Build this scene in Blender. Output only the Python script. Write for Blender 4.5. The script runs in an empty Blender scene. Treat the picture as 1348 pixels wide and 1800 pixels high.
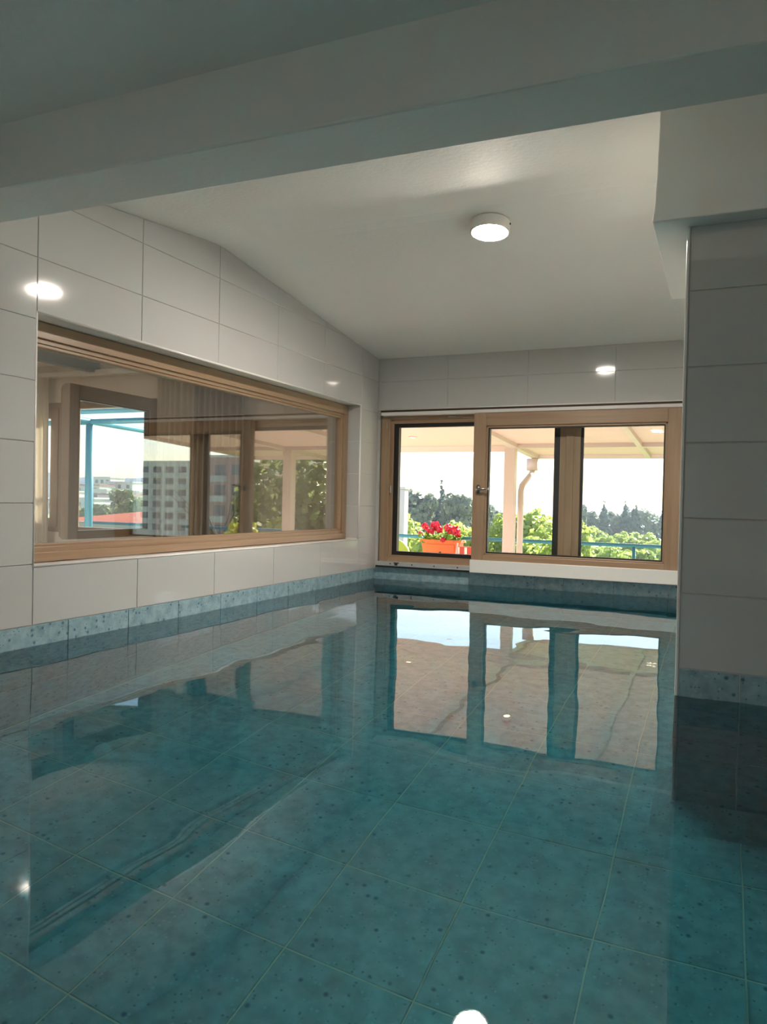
import bpy, math, random
from mathutils import Vector, Matrix

# ---------------------------------------------------------------- camera
sc = bpy.context.scene
col = sc.collection
CAM = Vector((2.551, 0.0, 0.624))
YAW, PITCH, ROLL = math.radians(24.3045), math.radians(-0.8276), math.radians(1.2762)
fw = Vector((-math.sin(YAW) * math.cos(PITCH), math.cos(YAW) * math.cos(PITCH), math.sin(PITCH)))
rt = Vector((math.cos(YAW), math.sin(YAW), 0))
up = rt.cross(fw)
r2 = rt * math.cos(ROLL) + up * math.sin(ROLL)
u2 = -rt * math.sin(ROLL) + up * math.cos(ROLL)
cd = bpy.data.cameras.new('camera')
cd.sensor_fit = 'HORIZONTAL'; cd.sensor_width = 36.0; cd.lens = 36.0 * 1321.3 / 1348.0
cd.clip_start = 0.05; cd.clip_end = 20000
cam = bpy.data.objects.new('camera', cd)
col.objects.link(cam)
cam.matrix_world = Matrix(((r2.x, u2.x, -fw.x, CAM.x), (r2.y, u2.y, -fw.y, CAM.y), (r2.z, u2.z, -fw.z, CAM.z), (0, 0, 0, 1)))
sc.camera = cam

# ---------------------------------------------------------------- world, sun, exposure
SKY_STRENGTH = 0.27
SUN_STRENGTH = 15.0
EXPOSURE = 0.6
w = bpy.data.worlds.new('sky'); sc.world = w; w.use_nodes = True
nt = w.node_tree; nt.nodes.clear()
sky = nt.nodes.new('ShaderNodeTexSky'); sky.sky_type = 'NISHITA'
sky.sun_disc = False; sky.sun_elevation = math.radians(42); sky.sun_rotation = math.radians(16)
sky.air_density = 1.0; sky.dust_density = 1.2; sky.ozone_density = 1.0
bg = nt.nodes.new('ShaderNodeBackground'); bg.inputs['Strength'].default_value = SKY_STRENGTH
wo = nt.nodes.new('ShaderNodeOutputWorld')
nt.links.new(sky.outputs[0], bg.inputs['Color']); nt.links.new(bg.outputs[0], wo.inputs[0])
sd = bpy.data.lights.new('sun', 'SUN'); sd.energy = SUN_STRENGTH; sd.angle = math.radians(0.6); sd.color = (1.0, 0.95, 0.86)
sun = bpy.data.objects.new('sun', sd); col.objects.link(sun)
SUN_DIR = Vector((0.28, 1.0, 0.66)).normalized()      # towards the sun
sun.rotation_euler = SUN_DIR.to_track_quat('Z', 'Y').to_euler(); sun.location = (10, 10, 20)
sc.view_settings.view_transform = 'Standard'; sc.view_settings.look = 'None'
sc.view_settings.exposure = EXPOSURE; sc.view_settings.gamma = 1.0; sc.view_settings.use_curve_mapping = False
sc.cycles.max_bounces = 14; sc.cycles.diffuse_bounces = 6; sc.cycles.glossy_bounces = 6
sc.cycles.transmission_bounces = 10; sc.cycles.transparent_max_bounces = 12
sc.cycles.sample_clamp_indirect = 40.0

# ---------------------------------------------------------------- materials
def newmat(name):
    m = bpy.data.materials.new(name); m.use_nodes = True
    t = m.node_tree; t.nodes.clear()
    out = t.nodes.new('ShaderNodeOutputMaterial')
    return m, t, out

def N(t, kind, **kw):
    n = t.nodes.new(kind)
    for k, v in kw.items():
        if k in n.inputs.keys(): n.inputs[k].default_value = v
        else: setattr(n, k, v)
    return n

def pos(t):
    return t.nodes.new('ShaderNodeNewGeometry').outputs['Position']

def plain(name, c, rough=0.5, var=0.06, scale=6.0, bump=0.0, bscale=60.0, metallic=0.0, spec=0.5, translucent=0.0, coord='pos'):
    m, t, out = newmat(name)
    p = N(t, 'ShaderNodeBsdfPrincipled', Roughness=rough, Metallic=metallic)
    p.inputs['Specular IOR Level'].default_value = spec
    co = pos(t) if coord == 'pos' else t.nodes.new('ShaderNodeTexCoord').outputs['Object']
    no = N(t, 'ShaderNodeTexNoise', Scale=scale, Detail=4.0)
    t.links.new(co, no.inputs['Vector'])
    ra = N(t, 'ShaderNodeMapRange'); ra.inputs['To Min'].default_value = 1 - var; ra.inputs['To Max'].default_value = 1 + var
    t.links.new(no.outputs['Fac'], ra.inputs['Value'])
    mx = N(t, 'ShaderNodeMix', data_type='RGBA', blend_type='MULTIPLY'); mx.inputs['Factor'].default_value = 1.0
    mx.inputs['A'].default_value = (*c, 1)
    t.links.new(ra.outputs[0], mx.inputs['B'])
    t.links.new(mx.outputs['Result'], p.inputs['Base Color'])
    if bump > 0:
        b2 = N(t, 'ShaderNodeTexNoise', Scale=bscale, Detail=3.0); t.links.new(co, b2.inputs['Vector'])
        bp = N(t, 'ShaderNodeBump', Strength=bump, Distance=0.01)
        t.links.new(b2.outputs['Fac'], bp.inputs['Height']); t.links.new(bp.outputs[0], p.inputs['Normal'])
    if translucent > 0:
        tr = N(t, 'ShaderNodeBsdfTranslucent'); t.links.new(mx.outputs['Result'], tr.inputs['Color'])
        ms = N(t, 'ShaderNodeMixShader', Fac=translucent)
        t.links.new(p.outputs[0], ms.inputs[1]); t.links.new(tr.outputs[0], ms.inputs[2]); t.links.new(ms.outputs[0], out.inputs[0])
    else:
        t.links.new(p.outputs[0], out.inputs[0])
    return m

def tile_white(name, c=(0.525, 0.525, 0.52)):
    m, t, out = newmat(name)
    p = N(t, 'ShaderNodeBsdfPrincipled', Roughness=0.06); p.inputs['Base Color'].default_value = (*c, 1)
    p.inputs['IOR'].default_value = 1.55
    co = pos(t)
    no = N(t, 'ShaderNodeTexNoise', Scale=5.0, Detail=1.0); t.links.new(co, no.inputs['Vector'])
    bp = N(t, 'ShaderNodeBump', Strength=0.035, Distance=0.02); t.links.new(no.outputs['Fac'], bp.inputs['Height'])
    t.links.new(bp.outputs[0], p.inputs['Normal'])
    n2 = N(t, 'ShaderNodeTexNoise', Scale=1.4, Detail=2.0); t.links.new(co, n2.inputs['Vector'])
    cr = N(t, 'ShaderNodeMapRange'); cr.inputs['To Min'].default_value = 0.95; cr.inputs['To Max'].default_value = 1.04
    t.links.new(n2.outputs['Fac'], cr.inputs['Value'])
    mx = N(t, 'ShaderNodeMix', data_type='RGBA', blend_type='MULTIPLY'); mx.inputs['Factor'].default_value = 1.0
    mx.inputs['A'].default_value = (*c, 1); t.links.new(cr.outputs[0], mx.inputs['B']); t.links.new(mx.outputs['Result'], p.inputs['Base Color'])
    t.links.new(p.outputs[0], out.inputs[0])
    return m

def tile_terrazzo(name, base=(0.235, 0.37, 0.427)):
    m, t, out = newmat(name)
    p = N(t, 'ShaderNodeBsdfPrincipled', Roughness=0.35)
    co = pos(t)
    n1 = N(t, 'ShaderNodeTexNoise', Scale=22.0, Detail=5.0); t.links.new(co, n1.inputs['Vector'])
    r1 = N(t, 'ShaderNodeValToRGB'); e = r1.color_ramp.elements
    e[0].position = 0.35; e[0].color = (base[0] * 0.78, base[1] * 0.82, base[2] * 0.84, 1)
    e[1].position = 0.68; e[1].color = (base[0] * 1.3, base[1] * 1.2, base[2] * 1.16, 1)
    t.links.new(n1.outputs['Fac'], r1.inputs['Fac'])
    def chips(scale, lo, hi, cthr, colr, prev):
        vo = N(t, 'ShaderNodeTexVoronoi', Scale=scale); t.links.new(co, vo.inputs['Vector'])
        d = N(t, 'ShaderNodeMapRange'); d.inputs['From Min'].default_value = lo; d.inputs['From Max'].default_value = hi
        d.inputs['To Min'].default_value = 1.0; d.inputs['To Max'].default_value = 0.0
        t.links.new(vo.outputs['Distance'], d.inputs['Value'])
        sp = N(t, 'ShaderNodeSeparateColor'); t.links.new(vo.outputs['Color'], sp.inputs[0])
        g = N(t, 'ShaderNodeMath', operation='GREATER_THAN'); g.inputs[1].default_value = cthr; t.links.new(sp.outputs[0], g.inputs[0])
        mu = N(t, 'ShaderNodeMath', operation='MULTIPLY'); t.links.new(d.outputs[0], mu.inputs[0]); t.links.new(g.outputs[0], mu.inputs[1])
        mx = N(t, 'ShaderNodeMix', data_type='RGBA'); mx.inputs['B'].default_value = (*colr, 1)
        t.links.new(mu.outputs[0], mx.inputs['Factor']); t.links.new(prev, mx.inputs['A'])
        return mx.outputs['Result']
    c = chips(70, 0.2, 0.4, 0.86, (base[0] * 1.3, base[1] * 1.18, base[2] * 1.16), r1.outputs[0])
    c = chips(40, 0.14, 0.36, 0.88, (0.06, 0.13, 0.20), c)
    c = chips(85, 0.15, 0.38, 0.86, (0.10, 0.19, 0.24), c)
    t.links.new(c, p.inputs['Base Color']); t.links.new(p.outputs[0], out.inputs[0])
    return m

def wood(name, c1=(0.29, 0.185, 0.115), c2=(0.36, 0.25, 0.16), axis=0, rough=0.38):
    m, t, out = newmat(name)
    p = N(t, 'ShaderNodeBsdfPrincipled', Roughness=rough)
    mp = N(t, 'ShaderNodeMapping'); s = [26, 26, 26]; s[axis] = 1.3; mp.inputs['Scale'].default_value = s
    t.links.new(pos(t), mp.inputs['Vector'])
    no = N(t, 'ShaderNodeTexNoise', Scale=1.6, Detail=5.0, Distortion=0.5); t.links.new(mp.outputs[0], no.inputs['Vector'])
    r = N(t, 'ShaderNodeValToRGB'); e = r.color_ramp.elements
    e[0].position = 0.3; e[0].color = (*c1, 1); e[1].position = 0.7; e[1].color = (*c2, 1)
    t.links.new(no.outputs['Fac'], r.inputs['Fac']); t.links.new(r.outputs[0], p.inputs['Base Color'])
    bp = N(t, 'ShaderNodeBump', Strength=0.08, Distance=0.002); t.links.new(no.outputs['Fac'], bp.inputs['Height']); t.links.new(bp.outputs[0], p.inputs['Normal'])
    t.links.new(p.outputs[0], out.inputs[0])
    return m

def glass(name, r0=0.045, tint=(0.97, 0.985, 0.98)):
    # thin pane: each face mirrors a little (Schlick), the rest passes straight through
    m, t, out = newmat(name)
    ge = t.nodes.new('ShaderNodeNewGeometry')
    dp = N(t, 'ShaderNodeVectorMath', operation='DOT_PRODUCT'); t.links.new(ge.outputs['Incoming'], dp.inputs[0]); t.links.new(ge.outputs['Normal'], dp.inputs[1])
    ab = N(t, 'ShaderNodeMath', operation='ABSOLUTE'); t.links.new(dp.outputs['Value'], ab.inputs[0])
    om = N(t, 'ShaderNodeMath', operation='SUBTRACT'); om.inputs[0].default_value = 1.0; t.links.new(ab.outputs[0], om.inputs[1])
    pw = N(t, 'ShaderNodeMath', operation='POWER'); pw.inputs[1].default_value = 4.0; t.links.new(om.outputs[0], pw.inputs[0])
    fr = N(t, 'ShaderNodeMapRange'); fr.inputs['To Min'].default_value = r0; fr.inputs['To Max'].default_value = 1.0; t.links.new(pw.outputs[0], fr.inputs['Value'])
    tr = N(t, 'ShaderNodeBsdfTransparent'); tr.inputs['Color'].default_value = (*tint, 1)
    gl = N(t, 'ShaderNodeBsdfGlossy', Roughness=0.0)
    ms = N(t, 'ShaderNodeMixShader')
    t.links.new(fr.outputs[0], ms.inputs[0]); t.links.new(tr.outputs[0], ms.inputs[1]); t.links.new(gl.outputs[0], ms.inputs[2])
    t.links.new(ms.outputs[0], out.inputs[0])
    return m

def water_mat():
    m, t, out = newmat('pool_water')
    co = pos(t)
    n1 = N(t, 'ShaderNodeTexNoise', Scale=2.2, Detail=1.5, Roughness=0.4); t.links.new(co, n1.inputs['Vector'])
    bp = N(t, 'ShaderNodeBump', Strength=0.08, Distance=0.05); t.links.new(n1.outputs['Fac'], bp.inputs['Height'])
    fr = N(t, 'ShaderNodeFresnel', IOR=1.72); t.links.new(bp.outputs[0], fr.inputs['Normal'])
    rf = N(t, 'ShaderNodeBsdfRefraction', Roughness=0.0, IOR=1.333); t.links.new(bp.outputs[0], rf.inputs['Normal'])
    gl = N(t, 'ShaderNodeBsdfGlossy', Roughness=0.0); t.links.new(bp.outputs[0], gl.inputs['Normal'])
    ms = N(t, 'ShaderNodeMixShader')
    t.links.new(fr.outputs[0], ms.inputs[0]); t.links.new(rf.outputs[0], ms.inputs[1]); t.links.new(gl.outputs[0], ms.inputs[2])
    t.links.new(ms.outputs[0], out.inputs['Surface'])
    va = N(t, 'ShaderNodeVolumeAbsorption', Density=0.74); va.inputs['Color'].default_value = (0.05, 0.93, 0.99, 1)
    t.links.new(va.outputs[0], out.inputs['Volume'])
    return m

def emit(name, c, s):
    m, t, out = newmat(name)
    e = N(t, 'ShaderNodeEmission', Strength=s); e.inputs['Color'].default_value = (*c, 1)
    t.links.new(e.outputs[0], out.inputs[0])
    return m

def leafmat(name, c, c2, trans=0.35):
    m, t, out = newmat(name)
    oi = t.nodes.new('ShaderNodeNewGeometry')
    r = N(t, 'ShaderNodeMix', data_type='RGBA'); r.inputs['A'].default_value = (*c, 1); r.inputs['B'].default_value = (*c2, 1)
    t.links.new(oi.outputs['Random Per Island'], r.inputs['Factor'])
    p = N(t, 'ShaderNodeBsdfPrincipled', Roughness=0.55); t.links.new(r.outputs['Result'], p.inputs['Base Color'])
    tr = N(t, 'ShaderNodeBsdfTranslucent'); t.links.new(r.outputs['Result'], tr.inputs['Color'])
    ms = N(t, 'ShaderNodeMixShader', Fac=trans); t.links.new(p.outputs[0], ms.inputs[1]); t.links.new(tr.outputs[0], ms.inputs[2])
    t.links.new(ms.outputs[0], out.inputs[0])
    return m

M = dict(
    plaster=plain('white_plaster', (0.90, 0.875, 0.835), 0.7, 0.03, 1.5, 0.10, 45),
    plaster_front=plain('grey_white_plaster', (0.88, 0.865, 0.83), 0.7, 0.03, 1.5, 0.10, 45),
    grout=plain('wall_grout', (0.52, 0.51, 0.49), 0.8, 0.04),
    pool_grout=plain('pool_grout', (0.56, 0.58, 0.47), 0.8, 0.08),
    tile=tile_white('white_glazed_tile'),
    terrazzo=tile_terrazzo('teal_terrazzo'),
    trim=plain('white_edge_profile', (0.82, 0.80, 0.78), 0.25, 0.02),
    wood_x=wood('pine_along_x', axis=0), wood_y=wood('pine_along_y', axis=1), wood_z=wood('pine_along_z', axis=2),
    gasket=plain('black_gasket', (0.012, 0.011, 0.011), 0.5, 0.1),
    dark=plain('dark_brown_gap', (0.05, 0.025, 0.02), 0.6, 0.1),
    metal=plain('anodised_aluminium', (0.62, 0.63, 0.64), 0.35, 0.04, metallic=0.7),
    steel=plain('brushed_steel', (0.42, 0.40, 0.38), 0.3, 0.05, metallic=1.0),
    white_panel=plain('white_lacquered_panel', (0.74, 0.74, 0.72), 0.35, 0.02),
    glass=glass('clear_window_pane', 0.03), glass_dbl=glass('double_glazed_pane', 0.22),
    water=water_mat(),
    lamp=emit('warm_lamp_diffuser', (1.0, 0.90, 0.78), 580.0), fill_lamp=emit('added_fill_diffuser', (1.0, 0.93, 0.84), 240.0),
    lamp_body=plain('lamp_housing_white', (0.78, 0.76, 0.72), 0.4, 0.02),
    black=plain('black_screw', (0.02, 0.02, 0.02), 0.5),
    canopy=plain('canopy_panel', (0.70, 0.545, 0.475), 0.6, 0.02, 0.8, translucent=0.32),
    canopy_frame=plain('canopy_frame_paint', (0.74, 0.62, 0.55), 0.5, 0.03, translucent=0.25),
    spot=emit('porch_spot', (1.0, 0.75, 0.45), 14.0),
    teal=plain('teal_paint', (0.03, 0.19, 0.26), 0.4, 0.08),
    balcony=plain('balcony_screed', (0.68, 0.62, 0.56), 0.8, 0.1, 2.0),
    terracotta=plain('terracotta_plastic', (0.60, 0.13, 0.04), 0.45, 0.05),
    petal=leafmat('geranium_petals', (0.62, 0.012, 0.05), (0.75, 0.08, 0.13), 0.3),
    gleaf=leafmat('geranium_leaves', (0.14, 0.28, 0.04), (0.32, 0.42, 0.08), 0.4),
    stem=plain('plant_stem', (0.16, 0.24, 0.06), 0.6),
    lime=plain('lime_plastic', (0.30, 0.42, 0.03), 0.4, 0.04),
    redcloth=plain('red_cushion_cloth', (0.55, 0.08, 0.06), 0.8, 0.1),
    whitecloth=plain('white_cloth', (0.80, 0.76, 0.70), 0.8, 0.05),
    sheer=plain('sheer_cream_curtain', (0.80, 0.74, 0.64), 0.9, 0.04, translucent=0.45),
    drape=plain('grey_brown_drape', (0.36, 0.31, 0.27), 0.9, 0.05, translucent=0.15),
    room=plain('lounge_wall_paint', (0.74, 0.68, 0.60), 0.8, 0.02),
    roomfloor=wood('lounge_floor_boards', (0.30, 0.19, 0.11), (0.40, 0.27, 0.16), 1, 0.4),
    greybeam=plain('grey_painted_beam', (0.07, 0.085, 0.095), 0.5, 0.05),
    grass=plain('meadow_grass', (0.22, 0.32, 0.06), 0.9, 0.4, 0.15),
    sea=plain('sea_water', (0.20, 0.34, 0.42), 0.25, 0.05, 0.01),
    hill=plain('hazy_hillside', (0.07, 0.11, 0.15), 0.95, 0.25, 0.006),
    bark=plain('tree_bark', (0.16, 0.11, 0.08), 0.9, 0.25, 3.0),
    pine=leafmat('pine_needles', (0.13, 0.17, 0.12), (0.24, 0.28, 0.17), 0.35),
    cypress=leafmat('cypress_foliage', (0.07, 0.11, 0.10), (0.12, 0.17, 0.12), 0.3),
    citrus=leafmat('citrus_foliage', (0.30, 0.40, 0.07), (0.58, 0.62, 0.16), 0.5),
    bush=leafmat('bush_foliage', (0.34, 0.44, 0.10), (0.52, 0.58, 0.18), 0.5),
    broad=leafmat('broadleaf_foliage', (0.13, 0.18, 0.06), (0.30, 0.34, 0.12), 0.4),
    yellowleaf=leafmat('yellowing_foliage', (0.40, 0.46, 0.06), (0.62, 0.58, 0.14), 0.4),
    roof=plain('red_roof_tiles', (0.36, 0.085, 0.04), 0.8, 0.2, 1.2),
    salmon=plain('salmon_render', (0.60, 0.25, 0.18), 0.8, 0.05),
    render_w=plain('white_render', (0.55, 0.54, 0.53), 0.8, 0.04, 0.2),
    concrete=plain('grey_concrete', (0.78, 0.72, 0.70), 0.85, 0.08, 0.3),
    brick=plain('brick_red_render', (0.46, 0.22, 0.16), 0.85, 0.12, 0.8),
    pane_dark=plain('dark_window', (0.06, 0.07, 0.08), 0.15, 0.1),
    pot=plain('grey_pot', (0.30, 0.31, 0.32), 0.6, 0.06),
)

# ---------------------------------------------------------------- mesh helpers
class MB:
    def __init__(s): s.v = []; s.f = []
    def add(s, vs, fs):
        o = len(s.v); s.v += [tuple(p) for p in vs]; s.f += [tuple(o + i for i in f) for f in fs]; return s
    def box(s, x0, x1, y0, y1, z0, z1):
        vs = [(x, y, z) for z in (z0, z1) for y in (y0, y1) for x in (x0, x1)]
        return s.add(vs, [(0, 2, 3, 1), (4, 5, 7, 6), (0, 1, 5, 4), (2, 6, 7, 3), (0, 4, 6, 2), (1, 3, 7, 5)])
    def hexa(s, b, t):
        # b, t: four points each, counter-clockwise seen from above
        return s.add(list(b) + list(t), [(3, 2, 1, 0), (4, 5, 6, 7), (0, 1, 5, 4), (1, 2, 6, 5), (2, 3, 7, 6), (3, 0, 4, 7)])
    def prism_x(s, prof, x0, x1):
        n = len(prof)
        vs = [(x0, y, z) for y, z in prof] + [(x1, y, z) for y, z in prof]
        fs = [tuple(range(n)), tuple(range(2 * n - 1, n - 1, -1))] + [(i, i + n, (i + 1) % n + n, (i + 1) % n) for i in range(n)]
        return s.add(vs, fs)
    def tube(s, pts, r, n=10, cap=True):
        pts = [Vector(p) for p in pts]; rr = r if isinstance(r, (list, tuple)) else [r] * len(pts)
        vs = []; fs = []
        prev = None
        for i, p in enumerate(pts):
            d = (pts[min(i + 1, len(pts) - 1)] - pts[max(i - 1, 0)]).normalized()
            a = d.orthogonal().normalized() if prev is None else (prev - d * prev.dot(d)).normalized()
            prev = a; b = d.cross(a)
            for k in range(n):
                an = 2 * math.pi * k / n
                vs.append(p + (a * math.cos(an) + b * math.sin(an)) * rr[i])
        for i in range(len(pts) - 1):
            for k in range(n):
                fs.append((i * n + k, i * n + (k + 1) % n, (i + 1) * n + (k + 1) % n, (i + 1) * n + k))
        if cap:
            fs.append(tuple(range(n - 1, -1, -1))); fs.append(tuple((len(pts) - 1) * n + k for k in range(n)))
        return s.add(vs, fs)
    def lathe(s, prof, c=(0, 0, 0), n=40):
        vs = []; fs = []; m = len(prof)
        for k in range(n):
            a = 2 * math.pi * k / n
            for r, z in prof: vs.append((c[0] + r * math.cos(a), c[1] + r * math.sin(a), c[2] + z))
        for k in range(n):
            for i in range(m - 1):
                fs.append((k * m + i, ((k + 1) % n) * m + i, ((k + 1) % n) * m + i + 1, k * m + i + 1))
        return s.add(vs, fs)
    def mesh(s, name, mat, smooth=False):
        me = bpy.data.meshes.new(name); me.from_pydata(s.v, [], s.f); me.update()
        if mat: me.materials.append(M[mat])
        if smooth: me.polygons.foreach_set('use_smooth', [True] * len(me.polygons))
        return me
    def build(s, name, mat, parent=None, smooth=False, bevel=0.0, loc=None):
        o = bpy.data.objects.new(name, s.mesh(name, mat, smooth)); col.objects.link(o)
        if parent is not None:
            o.parent = parent
            if loc is None: o.location = tuple(-c for c in wloc(parent))
        if loc is not None: o.location = loc
        if bevel > 0:
            b = o.modifiers.new('bevel', 'BEVEL'); b.width = bevel; b.segments = 2; b.limit_method = 'ANGLE'
            b.harden_normals = False
        return o

def wloc(o):
    # world position of an unrotated parent chain
    p = Vector(o.location)
    while o.parent: o = o.parent; p += Vector(o.location)
    return p

def tag(o, label=None, cat=None, group=None, kind=None):
    if label: o['label'] = label
    if cat: o['category'] = cat
    if group: o['group'] = group
    if kind: o['kind'] = kind
    return o

def empty(name, loc, label=None, cat=None, group=None, kind=None):
    o = bpy.data.objects.new(name, None); o.empty_display_size = 0.1; col.objects.link(o); o.location = loc
    return tag(o, label, cat, group, kind)

def copy_tree(o, parent=None):
    c = o.copy(); col.objects.link(c); c.parent = parent
    for ch in o.children: copy_tree(ch, c)
    return c

# ---------------------------------------------------------------- tiles
def clip(poly, a, b, c):
    # keep a*u + b*v <= c
    out = []
    for i in range(len(poly)):
        p, q = poly[i], poly[(i + 1) % len(poly)]
        dp, dq = a * p[0] + b * p[1] - c, a * q[0] + b * q[1] - c
        if dp <= 0: out.append(p)
        if dp * dq < 0:
            s = dp / (dp - dq); out.append((p[0] + (q[0] - p[0]) * s, p[1] + (q[1] - p[1]) * s))
    return out

def inset(poly, d):
    cu = sum(p[0] for p in poly) / len(poly); cv = sum(p[1] for p in poly) / len(poly)
    lines = []
    for i in range(len(poly)):
        p, q = poly[i], poly[(i + 1) % len(poly)]
        n = (q[1] - p[1], p[0] - q[0]); L = math.hypot(*n)
        if L < 1e-6: continue
        n = (n[0] / L, n[1] / L); c = n[0] * p[0] + n[1] * p[1]
        if n[0] * cu + n[1] * cv > c: n = (-n[0], -n[1]); c = -c
        lines.append((n[0], n[1], c - d))
    r = poly
    for l in lines: r = clip(r, *l)
    return r

_cache = {}
rng_t = random.Random(5)
def tile(parent, poly, org, U, V, Nn, mat, name='tile', thick=0.008, gap=0.0016, bev=0.0014):
    p0 = inset(poly, gap)
    if len(p0) < 3: return
    us = [p[0] for p in p0]; vs_ = [p[1] for p in p0]
    if max(us) - min(us) < 0.012 or max(vs_) - min(vs_) < 0.012: return
    u0, v0 = min(us), min(vs_)
    loc_poly = [(round(p[0] - u0, 4), round(p[1] - v0, 4)) for p in p0]
    key = (tuple(loc_poly), tuple(U), tuple(V), mat)
    me = _cache.get(key)
    if me is None:
        p1 = inset(loc_poly, bev)
        if len(p1) != len(loc_poly): p1 = loc_poly
        U_, V_, N_ = Vector(U), Vector(V), Vector(Nn)
        n = len(loc_poly)
        vs = [U_ * a + V_ * b - N_ * thick for a, b in loc_poly] + [U_ * a + V_ * b - N_ * bev for a, b in loc_poly] + [U_ * a + V_ * b for a, b in p1]
        fs = [(i, (i + 1) % n, n + (i + 1) % n, n + i) for i in range(n)] + [(n + i, n + (i + 1) % n, 2 * n + (i + 1) % n, 2 * n + i) for i in range(n)] + [tuple(range(2 * n, 3 * n))]
        if U_.cross(V_).dot(N_) < 0: fs = [tuple(reversed(f)) for f in fs]
        me = bpy.data.meshes.new(name); me.from_pydata([tuple(v) for v in vs], [], fs); me.update(); me.materials.append(M[mat])
        _cache[key] = me
    o = bpy.data.objects.new(name, me); col.objects.link(o); o.parent = parent
    jit = rng_t.uniform(-0.0004, 0.0004)
    o.location = Vector(org) + Vector(U) * u0 + Vector(V) * v0 + Vector(Nn) * jit - wloc(parent)
    return o

def P_(X, y): return 2.551 + X * y
def rect(u0, u1, v0, v1): return [(u0, v0), (u1, v0), (u1, v1), (u0, v1)]

# ---------------------------------------------------------------- setting: numbers
YB = 5.50                      # inner face of the wall with the garden window
ROW = [0.086 + 0.2487 * k for k in range(9)]
CEIL = [(2.607, 1.925), (3.39, 2.009), (5.5, 1.764)]
def ceil_z(y):
    return 2.009 + (y - 3.39) * ((2.009 - 1.925) / (3.39 - 2.607) if y < 3.39 else (1.764 - 2.009) / (5.5 - 3.39))
FLOOR = -1.03
WY0, WY1, WZ0, WZ1 = 2.199, 5.188, 0.327, 1.356      # opening in the left wall
BX0, BX1, BZ0, BZ1 = 0.025, 2.46, 0.107, 1.356       # opening in the back wall
PX, PYF = 2.419, 2.672                               # pillar corner
XR, YF = 4.3, -2.6                                   # right wall, wall behind the camera
PT = 0.3568                                          # pool tile

# floor of the pool
fl = MB().box(-0.3, XR + 0.2, YF - 0.2, YB + 0.3, FLOOR - 0.3, FLOOR - 0.0022).build('floor', 'pool_grout'); tag(fl, kind='structure')
gx0, gy0 = 1.561, 1.635
for i in range(-5, 9):
    for j in range(-12, 12):
        u0, v0 = gx0 + i * PT, gy0 + j * PT * 0.995
        if u0 > XR or v0 > YB or u0 + PT < 0 or v0 + PT < -1.2: continue
        poly = rect(max(u0, 0.0), min(u0 + PT, XR), max(v0, YF), min(v0 + PT * 0.995, YB))
        tile(fl, poly, (0, 0, FLOOR), (1, 0, 0), (0, 1, 0), (0, 0, 1), 'terrazzo', gap=0.0022)

# left wall with the interior window opening
b = MB()
b.box(-0.25, -0.004, YF - 0.2, YB + 0.3, FLOOR - 0.3, WZ0 - 0.012)
b.box(-0.25, -0.004, YF - 0.2, YB + 0.3, WZ1 + 0.012, 2.3)
b.box(-0.25, -0.004, YF - 0.2, WY0, WZ0 - 0.012, WZ1 + 0.012)
b.box(-0.25, -0.004, WY1 + 0.008, YB + 0.3, WZ0 - 0.012, WZ1 + 0.012)
wl = b.build('wall_left', 'grout'); tag(wl, kind='structure')
cols = [2.199 + 0.5998 * k for k in range(-7, 7)]
s1 = (2.009 - 1.925) / (3.39 - 2.607); s2 = (1.764 - 2.009) / (5.5 - 3.39)
for c0 in cols:
    c1 = min(c0 + 0.5998, YB)
    if c1 < -1.5 or c0 >= YB: continue
    for k in range(8):
        poly = rect(c0, c1, ROW[k], ROW[k + 1])
        poly = clip(poly, -s1, 1, 2.009 - s1 * 3.39); poly = clip(poly, -s2, 1, 2.009 - s2 * 3.39) if len(poly) > 2 else poly
        if len(poly) < 3: continue
        mid = (c0 + c1) / 2
        if WY0 - 0.05 < mid < WY1 + 0.02:
            lo = clip(poly, 0, 1, WZ0); hi = clip(poly, 0, -1, -WZ1)
            for q in (lo, hi):
                if len(q) > 2: tile(wl, q, (0, 0, 0), (0, 1, 0), (0, 0, 1), (1, 0, 0), 'tile')
        else:
            tile(wl, poly, (0, 0, 0), (0, 1, 0), (0, 0, 1), (1, 0, 0), 'tile')
# teal tiles at and under the water line of the left wall
for k in range(-12, 10):
    c0 = 2.384 + 0.3588 * k; c1 = min(c0 + 0.3588, YB)
    if c1 < -1.0 or c0 >= YB - 0.01: continue
    for r in range(3):
        z1 = 0.086 - r * PT; z0 = max(z1 - PT, FLOOR)
        tile(wl, rect(c0, c1, z0, z1), (0.001, 0, 0), (0, 1, 0), (0, 0, 1), (1, 0, 0), 'terrazzo')
# white reveal and edge profiles of the opening
for k in range(1, 6):
    z0, z1 = max(ROW[k], WZ0), min(ROW[k + 1], WZ1)
    if z1 - z0 > 0.02: tile(wl, rect(-0.245, -0.004, z0, z1), (0, WY1, 0), (1, 0, 0), (0, 0, 1), (0, -1, 0), 'tile')
MB().box(-0.245, -0.004, WY0 + 0.001, WY1 - 0.001, WZ0 - 0.011, WZ0).build('sill', 'trim', wl)
MB().box(-0.245, -0.004, WY0 + 0.001, WY1 - 0.001, WZ1, WZ1 + 0.011).build('lintel_lining', 'trim', wl)
MB().box(-0.245, -0.004, WY1 + 0.003, WY1 + 0.0085, WZ0 - 0.011, WZ1 + 0.011).build('jamb_lining', 'trim', wl)
MB().box(-0.245, -0.004, WY0 - 0.0, WY0 + 0.008, WZ0, WZ1).build('jamb_lining', 'trim', wl)
def rod_y(x, z, y0, y1, r=0.006): return MB().tube([(x, y0, z), (x, y1, z)], r, 10)
def rod_z(x, y, z0, z1, r=0.006): return MB().tube([(x, y, z0), (x, y, z1)], r, 10)
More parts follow.
